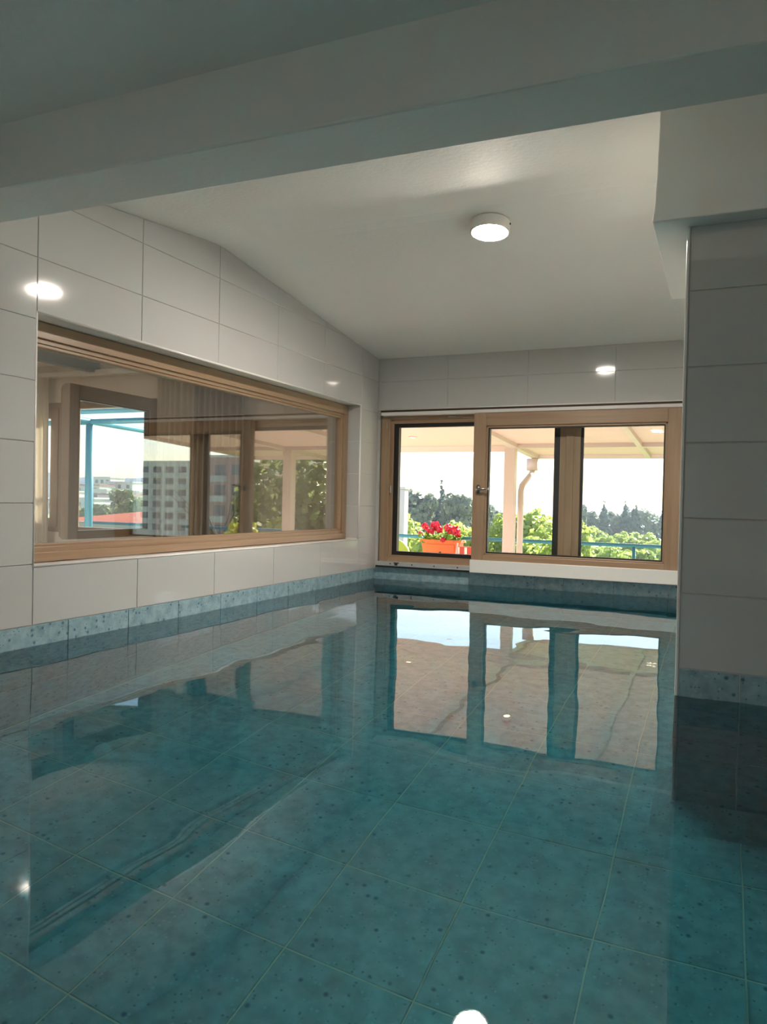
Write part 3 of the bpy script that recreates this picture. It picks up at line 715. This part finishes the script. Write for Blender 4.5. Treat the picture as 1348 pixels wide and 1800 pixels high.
# ---------------------------------------------------------------- flower box and geraniums
BXc, BY, BZt = -0.885, 9.56, 0.124
fb = empty('flower_box', (BXc, BY, BZt - 0.21), 'terracotta orange plastic flower box hung inside the teal railing', 'flower box')
def trough(x0, x1, y0, y1, z0, z1, ins, th):
    b = MB()
    o_b = [(x0 + ins, y0 + ins * 0.5, z0), (x1 - ins, y0 + ins * 0.5, z0), (x1 - ins, y1 - ins * 0.5, z0), (x0 + ins, y1 - ins * 0.5, z0)]
    o_t = [(x0, y0, z1), (x1, y0, z1), (x1, y1, z1), (x0, y1, z1)]
    i_t = [(x0 + th, y0 + th, z1), (x1 - th, y0 + th, z1), (x1 - th, y1 - th, z1), (x0 + th, y1 - th, z1)]
    i_b = [(p[0], p[1], z1 - 0.03) for p in i_t]
    b.add(o_b + o_t + i_t + i_b, [(3, 2, 1, 0)] + [(i, (i + 1) % 4, 4 + (i + 1) % 4, 4 + i) for i in range(4)] + [(4 + i, 4 + (i + 1) % 4, 8 + (i + 1) % 4, 8 + i) for i in range(4)] + [(8 + i, 8 + (i + 1) % 4, 12 + (i + 1) % 4, 12 + i) for i in range(4)] + [(12, 13, 14, 15)])
    return b
trough(BXc - 0.275, BXc + 0.275, BY - 0.09, BY + 0.09, BZt - 0.20, BZt - 0.03, 0.03, 0.012).build('body', 'terracotta', fb, bevel=0.004)
b = MB().box(BXc - 0.29, BXc + 0.29, BY - 0.102, BY - 0.088, BZt - 0.035, BZt).box(BXc - 0.29, BXc + 0.29, BY + 0.088, BY + 0.102, BZt - 0.035, BZt)
b.box(BXc - 0.29, BXc - 0.272, BY - 0.09, BY + 0.09, BZt - 0.035, BZt).box(BXc + 0.272, BXc + 0.29, BY - 0.09, BY + 0.09, BZt - 0.035, BZt).build('rim', 'terracotta', fb, bevel=0.004)
MB().box(BXc - 0.20, BXc + 0.20, BY - 0.094, BY - 0.084, BZt - 0.16, BZt - 0.06).build('front_panel', 'terracotta', fb, bevel=0.004)
MB().tube([(BXc, BY - 0.10, BZt - 0.17), (BXc, BY - 0.08, BZt - 0.17)], 0.012, 10).build('overflow_hole', 'black', fb)
for sx in (-0.2, 0.2):
    MB().tube([(BXc + sx, BY - 0.06, BZt - 0.205), (BXc + sx, BY + 0.12, BZt - 0.205), (BXc + sx, BY + 0.125, RZ + 0.03), (BXc + sx, RY + 0.02, RZ + 0.032)], 0.006, 8).build('bracket', 'black', fb)

def quad_leaf(rg, c, nrm, s, b, sides=4):
    n = Vector(nrm).normalized(); a = n.orthogonal().normalized(); a.rotate(Matrix.Rotation(rg.uniform(0, 6.28), 3, n)); d = n.cross(a)
    b.add([Vector(c) + (a * math.cos(2 * math.pi * k / sides) + d * math.sin(2 * math.pi * k / sides)) * s for k in range(sides)], [tuple(range(sides))])
def rdir(rg):
    while True:
        v = Vector((rg.uniform(-1, 1), rg.uniform(-1, 1), rg.uniform(-1, 1)))
        if 0.05 < v.length <= 1: return v.normalized()
def geranium(x, seed, heads, label):
    rg = random.Random(seed)
    root = empty('geranium', (x, BY, BZt - 0.03), label, 'flower', 'geraniums in the flower box')
    b = MB()
    for _ in range(70):
        p = Vector((rg.gauss(0, 0.05), rg.gauss(0, 0.05), rg.uniform(0.0, 0.11)))
        n = rdir(rg) + Vector((0, -0.5, 1.0)); quad_leaf(rg, p, n, rg.uniform(0.016, 0.03), b, 7)
    b.build('foliage', 'gleaf', root, loc=(0, 0, 0))
    for hx_, hy_, hz_, hr in heads:
        MB().tube([(hx_ * 0.3, hy_ * 0.3, 0.0), (hx_ * 0.8, hy_ * 0.8, hz_ * 0.6), (hx_, hy_, hz_)], 0.004, 6).build('stem', 'stem', root, loc=(0, 0, 0))
        b = MB()
        for _ in range(90):
            d = rdir(rg); quad_leaf(rg, Vector((hx_, hy_, hz_)) + d * hr * rg.uniform(0.55, 1.0), d + rdir(rg) * 0.5, hr * 0.32, b, 5)
        b.build('blossom', 'petal', root, loc=(0, 0, 0))
geranium(BXc - 0.21, 1, [(-0.03, -0.03, 0.20, 0.05), (-0.09, -0.05, 0.10, 0.035), (0.02, -0.02, 0.14, 0.035)], 'red geranium at the left end of the orange flower box')
geranium(BXc - 0.07, 2, [(-0.03, -0.02, 0.21, 0.065), (0.04, -0.05, 0.17, 0.05), (-0.06, -0.06, 0.14, 0.04)], 'tall red geranium left of the middle of the orange flower box')
geranium(BXc + 0.06, 3, [(0.02, 0.0, 0.19, 0.06), (-0.02, -0.09, 0.03, 0.04), (0.06, -0.04, 0.15, 0.045)], 'red geranium right of the middle with one bloom hanging over the rim')
geranium(BXc + 0.19, 4, [(0.0, -0.03, 0.16, 0.065), (0.04, -0.05, 0.11, 0.045)], 'red geranium with low blooms at the right end of the orange flower box')

# lime garden chair, only its rounded back shows
ch = empty('garden_chair', (-1.42, 8.6, BAL), 'lime green plastic garden chair with a rounded back by the balcony edge', 'chair')
prof = []
n = 24
vs = []; fs = []
for dy in (0.0, 0.03):
    for k in range(n + 1):
        a = math.pi * k / n
        vs.append((-1.42 + 0.25 * math.cos(a), 8.80 + dy + 0.06 * math.sin(a), -0.15 + 0.29 * math.sin(a)))
    vs.append((-1.65, 8.78 + dy, -0.42)); vs.append((-1.19, 8.78 + dy, -0.42))
m_ = n + 3
fs = [tuple(range(m_ - 1, -1, -1)), tuple(range(m_, 2 * m_))] + [(k, (k + 1) % m_, m_ + (k + 1) % m_, m_ + k) for k in range(m_)]
MB().add(vs, fs).build('backrest', 'lime', ch)
MB().box(-1.66, -1.18, 8.36, 8.82, -0.44, -0.41).build('seat', 'lime', ch, bevel=0.01)
for x, y in ((-1.63, 8.39), (-1.21, 8.39), (-1.63, 8.79), (-1.21, 8.79)):
    MB().tube([(x, y, -0.44), (x, y, BAL)], [0.022, 0.016], 10).build('leg', 'lime', ch)
ch.location.x += 0.13
# red and white cushion chair at the right of the flower box
c2 = empty('folding_chair', (-0.40, 9.1, BAL), 'folding chair with a red and white patterned cloth beside the flower box', 'chair')
MB().box(-0.60, -0.22, 9.28, 9.31, -0.40, 0.06).build('backrest', 'redcloth', c2, bevel=0.01)
for k in range(4):
    MB().box(-0.58 + k * 0.1, -0.545 + k * 0.1, 9.272, 9.279, -0.38, 0.05).build('stripe', 'whitecloth', c2)
MB().box(-0.60, -0.22, 8.92, 9.29, -0.43, -0.39).build('seat', 'redcloth', c2, bevel=0.01)
for x in (-0.58, -0.24):
    MB().tube([(x, 8.95, BAL), (x, 9.30, 0.10)], 0.012, 8).build('leg', 'canopy_frame', c2)
    MB().tube([(x, 9.35, BAL), (x, 8.95, -0.40)], 0.012, 8).build('leg', 'canopy_frame', c2)

# potted plant at the right end of the balcony
pp = empty('potted_plant', (3.55, 9.2, BAL), 'small leafy plant in a grey pot standing on the balcony corner', 'plant')
MB().lathe([(0.0, 0.0), (0.14, 0.0), (0.19, 0.42), (0.20, 0.45), (0.18, 0.45), (0.17, 0.40), (0.0, 0.40)], (0, 0, 0), 24).build('pot', 'pot', pp, True, loc=(0, 0, 0.45))
MB().box(-0.22, 0.22, -0.22, 0.22, 0.0, 0.45).build('plinth', 'balcony', pp, loc=(0, 0, 0))
rg = random.Random(8); b = MB()
for _ in range(120):
    d = rdir(rg); d.z = abs(d.z) + 0.2; quad_leaf(rg, Vector((0, 0, 0.9)) + d * rg.uniform(0.08, 0.28), d + rdir(rg), 0.05, b, 5)
b.build('foliage', 'yellowleaf', pp, loc=(0, 0, 0))

# ---------------------------------------------------------------- land, sea, hills
GZ = -4.6
def grid(x0, x1, y0, y1, nx, ny, fz):
    vs = [(x0 + (x1 - x0) * i / nx, y0 + (y1 - y0) * j / ny, fz(x0 + (x1 - x0) * i / nx, y0 + (y1 - y0) * j / ny)) for j in range(ny + 1) for i in range(nx + 1)]
    fs = [(j * (nx + 1) + i, j * (nx + 1) + i + 1, (j + 1) * (nx + 1) + i + 1, (j + 1) * (nx + 1) + i) for j in range(ny) for i in range(nx)]
    return MB().add(vs, fs)
o = grid(-400, 300, 10.0, 330, 70, 40, lambda x, y: GZ + 0.25 * math.sin(x * 0.11) * math.sin(y * 0.07) - max(0, (y - 250) * 0.05) - min(11.0, max(0, (x - 20) * 0.2))).build('ground', 'grass', smooth=True); tag(o, kind='structure')
o = MB().add([(-9000, 300, -12), (9000, 300, -12), (9000, 15000, -12), (-9000, 15000, -12)], [(0, 1, 2, 3)]).build('sea', 'sea'); tag(o, kind='structure')
def ridge(x0, x1, y, h, seed, depth=400):
    rg = random.Random(seed); n = 60; vs = []; fs = []
    ph = [rg.uniform(0, 6.28) for _ in range(5)]
    for i in range(n + 1):
        u = i / n; x = x0 + (x1 - x0) * u
        e = math.sin(math.pi * u) ** 0.7
        z = h * e * (0.68 + 0.16 * math.sin(7 * u + ph[0]) + 0.10 * math.sin(15 * u + ph[1]) + 0.05 * math.sin(37 * u + ph[2]))
        vs += [(x, y - depth, -12), (x, y - depth * 0.4, z * 0.55 - 5), (x, y, z), (x, y + depth, -12)]
    for i in range(n):
        for k in range(3): fs.append((i * 4 + k, i * 4 + 4 + k, i * 4 + 5 + k, i * 4 + 1 + k))
    return MB().add(vs, fs)
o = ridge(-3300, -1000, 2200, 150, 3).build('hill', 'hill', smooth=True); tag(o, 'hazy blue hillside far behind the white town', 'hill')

# thin sea haze over the land beyond the house
m, t, out = newmat('sea_haze')
vsn = N(t, 'ShaderNodeVolumeScatter', Density=0.0011, Anisotropy=0.2); vsn.inputs['Color'].default_value = (0.80, 0.88, 1.0, 1)
t.links.new(vsn.outputs[0], out.inputs['Volume']); M['haze'] = m
o = MB().box(-140, 70, 24, 130, -12, 16).build('haze', 'haze'); tag(o, 'thin pale haze over the trees and town', 'haze', kind='stuff')

# ---------------------------------------------------------------- trees
def leaf_cloud(seed, blobs, n, s, jitter=0.35):
    rg = random.Random(seed); b = MB()
    vols = [bl[3] * bl[4] * bl[5] for bl in blobs]; tot = sum(v ** 0.67 for v in vols)
    for bl, v in zip(blobs, vols):
        for _ in range(max(8, int(n * v ** 0.67 / tot))):
            d = rdir(rg); q = rg.uniform(0.55, 1.0) if rg.random() < 0.35 else rg.uniform(0.88, 1.08)
            c = Vector((bl[0] + d.x * bl[3] * q, bl[1] + d.y * bl[4] * q, bl[2] + d.z * bl[5] * q))
            quad_leaf(rg, c, d + rdir(rg) * jitter * 2, s * rg.uniform(0.6, 1.3), b, 4)
    return b
def blobs_round(seed, r, h, z0, n=9):
    rg = random.Random(seed); out = [(0, 0, z0 + h * 0.5, r * 0.72, r * 0.72, h * 0.46)]
    for _ in range(n):
        a = rg.uniform(0, 6.28); q = rg.uniform(0.3, 0.72) * r
        out.append((q * math.cos(a), q * math.sin(a), z0 + h * rg.uniform(0.3, 0.86), r * rg.uniform(0.25, 0.42), r * rg.uniform(0.25, 0.42), h * rg.uniform(0.14, 0.24)))
    return out
def blobs_cone(seed, r, h, z0):
    rg = random.Random(seed); out = []
    for k in range(9):
        t = k / 8; out.append((rg.uniform(-.1, .1) * r, rg.uniform(-.1, .1) * r, z0 + h * (0.06 + 0.88 * t), max(0.06, r * (1 - t) ** 0.7), max(0.06, r * (1 - t) ** 0.7), h * 0.10))
    return out
def tree(name, label, group, loc, blobs, n, s, mat, trunk_h, trunk_r, seed, cat='tree'):
    root = empty(name, loc, label, cat, group)
    leaf_cloud(seed, blobs, n, s).build('foliage', mat, root, loc=(0, 0, 0))
    if trunk_h: MB().tube([(0, 0, -0.3), (0.1 * trunk_r, 0, trunk_h * 0.5), (0, 0, trunk_h)], [trunk_r, trunk_r * 0.8, trunk_r * 0.5], 8).build('trunk', 'bark', root, loc=(0, 0, 0))
    return root
def P(X, y): return 2.551 + X * y           # sight ratio -> x at distance y
def top(r, y): return 0.624 + r * y - GZ    # height of a crown that reaches ratio r at distance y
G1 = 'tall trees in the left half of the garden window'
h = top(.016, 60); tree('pine_tree', 'broad pale green pine, leftmost tall tree in the open window pane', G1, (P(-.400, 60), 60, GZ), blobs_round(11, 1.7, h * .8, h * .2), 2600, 0.20, 'pine', h * .6, .2, 1)
h = top(.008, 66); tree('pine_tree', 'dark narrow pine between the pale pine and the pointed cypress', G1, (P(-.380, 66), 66, GZ), blobs_round(12, 1.1, h * .85, h * .15), 2000, 0.19, 'cypress', h * .6, .2, 2)
h = top(.026, 70); tree('cypress_tree', 'slim pointed cypress rising highest behind the flower box', G1, (P(-.3615, 70), 70, GZ), blobs_cone(13, 0.75, h, 0), 2200, 0.17, 'cypress', h * .3, .12, 3)
h = top(.006, 64); tree('pine_tree', 'dark rounded tree in front of the pointed cypress', G1, (P(-.366, 64), 64, GZ), blobs_round(14, 1.2, h * .85, h * .15), 2000, 0.19, 'cypress', h * .6, .2, 4)
h = top(.011, 62); tree('pine_tree', 'wide rounded pine just left of the sash handle', G1, (P(-.335, 62), 62, GZ), blobs_round(15, 1.9, h * .85, h * .15), 2800, 0.20, 'pine', h * .6, .2, 5)
h = top(.004, 66); tree('pine_tree', 'grey green pine partly behind the sash stile', G1, (P(-.305, 66), 66, GZ), blobs_round(16, 1.5, h * .85, h * .15), 2000, 0.2, 'pine', h * .6, .2, 6)
h = top(-.008, 75); tree('pine_tree', 'low grey green tree seen left of the white canopy post', G1, (P(-.283, 75), 75, GZ), blobs_round(17, 1.8, h * .85, h * .15), 2000, 0.22, 'pine', h * .6, .2, 7)
G2 = 'sunlit orchard trees behind the railing'
OR = [(-.405, 38, -.026, 1.5, 'yellow green bush below the leftmost pine'), (-.318, 36, -.033, 1.6, 'bright green bush at the right of the flower box'),
      (-.285, 40, -.030, 1.6, 'bright citrus tree left of the canopy post'), (-.247, 37, -.010, 1.7, 'large bright citrus tree right of the canopy post'),
      (-.215, 36, -.013, 1.9, 'widest citrus tree left of the wooden mullion'), (-.183, 40, -.021, 1.5, 'citrus tree half hidden by the wooden mullion'),
      (-.365, 34, -.045, 1.6, 'low bush behind the flower box'), (-.232, 30, -.040, 1.6, 'low leafy citrus tree behind the handrail, right of the downspout'),
      (-.200, 29, -.046, 1.5, 'lower citrus tree at the foot of the wooden mullion')]
for i, (X, y, r, w_, lab) in enumerate(OR):
    h = top(r, y); tree('citrus_tree', lab, G2, (P(X, y), y, GZ), blobs_round(30 + i, w_, h * .93, h * .07, 12), 3000, 0.13, 'citrus', h * .4, .12, 40 + i)
G3 = 'distant conifers in the right pane'
CO = [(-.1725, 95, .003, 1.3, 'r', 'dark spreading pine right beside the mullion'), (-.156, 98, -.006, 1.4, 'r', 'small dark conifer second from the mullion'),
      (-.1395, 96, .004, 1.15, 'c', 'slender pointed fir left of the two tall cypresses'), (-.128, 99, -.010, 1.7, 'r', 'low round dark tree between the fir and the cypresses'),
      (-.1125, 97, .0055, 1.3, 'c', 'taller left one of the two dark cypresses in the right pane'), (-.1005, 97, .001, 1.4, 'c', 'shorter right one of the two dark cypresses in the right pane'),
      (-.087, 102, -.004, 2.4, 'r', 'broad rounded tree right of the cypresses'), (-.078, 88, -.019, 1.0, 'c', 'small dark cypress in front of the broad rounded tree'),
      (-.068, 96, -.001, 1.4, 'c', 'rightmost dark conifer at the edge of the glass'), (-.150, 104, -.012, 1.8, 'r', 'low grey green tree left of the slender fir')]
for i, (X, y, r, w_, k, lab) in enumerate(CO):
    h = top(r, y); bl = blobs_cone(60 + i, w_, h, 0) if k == 'c' else blobs_round(60 + i, w_, h * .85, h * .15, 8)
    tree('conifer_tree', lab, G3, (P(X, y), y, GZ), bl, 1500, 0.22, 'cypress' if k == 'c' else 'pine', h * .4, .15, 80 + i)
rgb = random.Random(4)
BU = [(-.166, 60, -.022), (-.148, 66, -.027), (-.135, 58, -.034), (-.120, 62, -.032), (-.104, 60, -.037), (-.090, 64, -.034), (-.074, 60, -.038), (-.157, 50, -.048), (-.128, 48, -.054), (-.096, 50, -.052), (-.060, 55, -.045)]
places = ['nearest the mullion', 'second from the mullion', 'third from the mullion', 'under the slender fir', 'under the taller cypress', 'under the shorter cypress', 'at the right edge of the glass',
          'low at the foot of the mullion', 'low in the middle of the right pane', 'low beside the railing post', 'lowest at the right edge of the glass']
for i, ((X, y, r), pl_) in enumerate(zip(BU, places)):
    h = top(r, y); tree('bush', 'sunlit green bush ' + pl_, 'bushes below the conifers', (P(X, y), y, GZ), blobs_round(100 + i, rgb.uniform(1.1, 1.7), h * .97, 0, 8), 1500, 0.16, 'bush', h * .3, .08, 120 + i, 'bush')

# ---------------------------------------------------------------- things mirrored in the interior window: tree, flats and brick house to the right
tree('garden_tree', 'large leafy tree growing beside the balcony, mirrored in the lounge window', 'trees beside the house', (6.6, 15.2, GZ), blobs_round(201, 1.7, 5.0, 1.6, 16), 4200, 0.10, 'broad', 3.8, .16, 201)
tree('garden_tree', 'yellow green young tree in front of the large leafy tree, mirrored in the lounge window', 'trees beside the house', (5.9, 13.6, GZ), blobs_round(202, 0.95, 2.6, 2.0, 12), 2200, 0.08, 'yellowleaf', 3.0, .1, 202)
bt = empty('bare_tree', (9.2, 16.2, GZ), 'bare branching tree before the brick house, mirrored in the lounge window', 'tree')
rg = random.Random(77); tb = MB(); bb = MB()
tb.tube([(0, 0, -0.3), (0.1, 0.1, 2.4), (0.0, 0.2, 4.2)], [0.12, 0.09, 0.05], 8)
for i in range(46):
    z = rg.uniform(1.6, 5.0); a = rg.uniform(0, 6.28); L = rg.uniform(0.7, 1.8)
    p0 = Vector((0.05, 0.1, min(z, 4.1))); p1 = p0 + Vector((math.cos(a) * L * .5, math.sin(a) * L * .5, L * .35)); p2 = p1 + Vector((math.cos(a + rg.uniform(-.6, .6)) * L * .6, math.sin(a) * L * .5, L * .5))
    bb.tube([p0, p1, p2], [0.03, 0.018, 0.006], 5)
tb.build('trunk', 'bark', bt, loc=(0, 0, 0)); bb.build('branches', 'bark', bt, loc=(0, 0, 0))

def block(name, label, x0, x1, y0, z0, z1, depth, wall, floors, bays, fh, wz, parent_cat='building', balcony=True):
    root = empty(name, ((x0 + x1) / 2, y0, z0), label, parent_cat)
    MB().box(x0, x1, y0, y0 + depth, z0, z1).build('wall', wall, root)
    MB().box(x0 - 0.2, x1 + 0.2, y0 - 0.2, y0 + depth + 0.2, z1, z1 + 0.35).build('roof', 'concrete', root)
    bw = (x1 - x0) / bays
    wm = MB().box(-bw * .30, bw * .30, -0.12, 0.1, 0, 1.5).mesh('window', 'pane_dark')
    bm2 = MB().box(-bw * .40, bw * .40, -0.9, 0.0, -1.05, -0.15).mesh('balcony', 'render_w')
    for f in range(floors):
        for k in range(bays):
            o = bpy.data.objects.new('window', wm); col.objects.link(o); o.parent = root
            o.location = Vector((x0 + bw * (k + .5), y0, z1 - wz - f * fh)) - Vector(root.location)
            if balcony and k % 2 == 0:
                o = bpy.data.objects.new('balcony', bm2); col.objects.link(o); o.parent = root
                o.location = Vector((x0 + bw * (k + .5), y0, z1 - wz - f * fh)) - Vector(root.location)
    return root
block('apartment_building', 'grey many-storeyed apartment block with balconies, mirrored in the lounge window', 118.0, 142.0, 150.0, -14.0, 9.2, 20, 'concrete', 7, 6, 2.9, 2.6)
block('apartment_building', 'taller stair tower block beside the grey apartments, mirrored in the lounge window', 105.0, 117.5, 172.0, -14.0, 12.0, 18, 'render_w', 7, 2, 2.9, 3.0, balcony=False)
block('brick_house', 'brick red house with large windows behind the bare tree, mirrored in the lounge window', 58.0, 70.0, 92.0, -10.0, 6.6, 12, 'brick', 5, 4, 3.0, 2.6)

# ---------------------------------------------------------------- town seen through the lounge window
rh = empty('red_roof_house', (P(-.95, 34), 34, GZ - 1), 'salmon house with a red tiled roof and a white chimney below the lounge window', 'house')
xl, xm_, xr_ = P(-1.12, 34), P(-.925, 34), P(-.70, 34)
ze, zp = 0.624 - .055 * 34, 0.624 - .022 * 34
MB().box(xl, xr_, 34, 44, GZ - 1, ze).build('wall', 'salmon', rh)
MB().box(xl - .2, xr_ + .2, 33.7, 34.0, ze - .05, ze + .25).build('eaves', 'render_w', rh)
MB().add([(xl - .4, 33.6, ze + .2), (xr_ + .4, 33.6, ze + .2), (xr_ + .4, 44.4, ze + .2), (xl - .4, 44.4, ze + .2), (xm_ - .5, 39, zp), (xm_ + 2.5, 39, zp)], [(0, 1, 5, 4), (1, 2, 5), (2, 3, 4, 5), (3, 0, 4), (3, 2, 1, 0)]).build('roof', 'roof', rh)
MB().box(xm_ + .1, xm_ + .75, 37.6, 38.2, ze + .2, zp + .55).build('chimney', 'render_w', rh)
rgh = random.Random(31)
desc = ['leftmost', 'second', 'third', 'fourth', 'fifth', 'sixth', 'seventh', 'eighth', 'ninth', 'tenth']
HS = [(-1.10, 150, -.012), (-1.075, 190, .004), (-1.05, 140, -.008), (-1.03, 210, .016), (-1.01, 170, .008), (-.995, 230, .03), (-.975, 160, .0), (-.955, 220, .022), (-.935, 180, .006), (-.915, 150, -.006)]
for i, (X, y, r) in enumerate(HS):
    x = P(X, y); wd = rgh.uniform(4, 7); z1 = 0.624 + r * y
    root = empty('town_house', (x, y, GZ - 4), desc[i] + (' white town house beyond the red roof' if i == 0 else ' white town house from the left beyond the red roof'), 'house', 'white houses of the town')
    MB().box(x - wd, x + wd, y, y + 8, GZ - 4, z1).build('wall', 'render_w', root)
    MB().box(x - wd - .3, x + wd + .3, y - .3, y + 8.3, z1, z1 + .4).build('roof', 'roof' if i % 3 == 0 else 'render_w', root)
    for f in range(3):
        for k in range(3):
            xx = x - wd + wd * 2 * (k + .5) / 3; MB().box(xx - .7, xx + .7, y - .1, y + .1, z1 - 2.2 - f * 3, z1 - .8 - f * 3).build('window', 'pane_dark', root)
TT = [(-1.06, 70, -.020, 'leftmost of the trees between the red roof and the town'), (-.985, 76, -.016, 'middle one of the trees between the red roof and the town'), (-.945, 80, .012, 'tall dark one of the trees between the red roof and the town'), (-.93, 72, -.004, 'rightmost of the trees between the red roof and the town')]
for i, (X, y, r, lab) in enumerate(TT):
    h = top(r, y); tree('town_tree', lab, 'trees before the town', (P(X, y), y, GZ), blobs_round(300 + i, 2.0, h * .9, h * .1, 9), 1600, 0.24, 'broad', h * .4, .15, 310 + i)
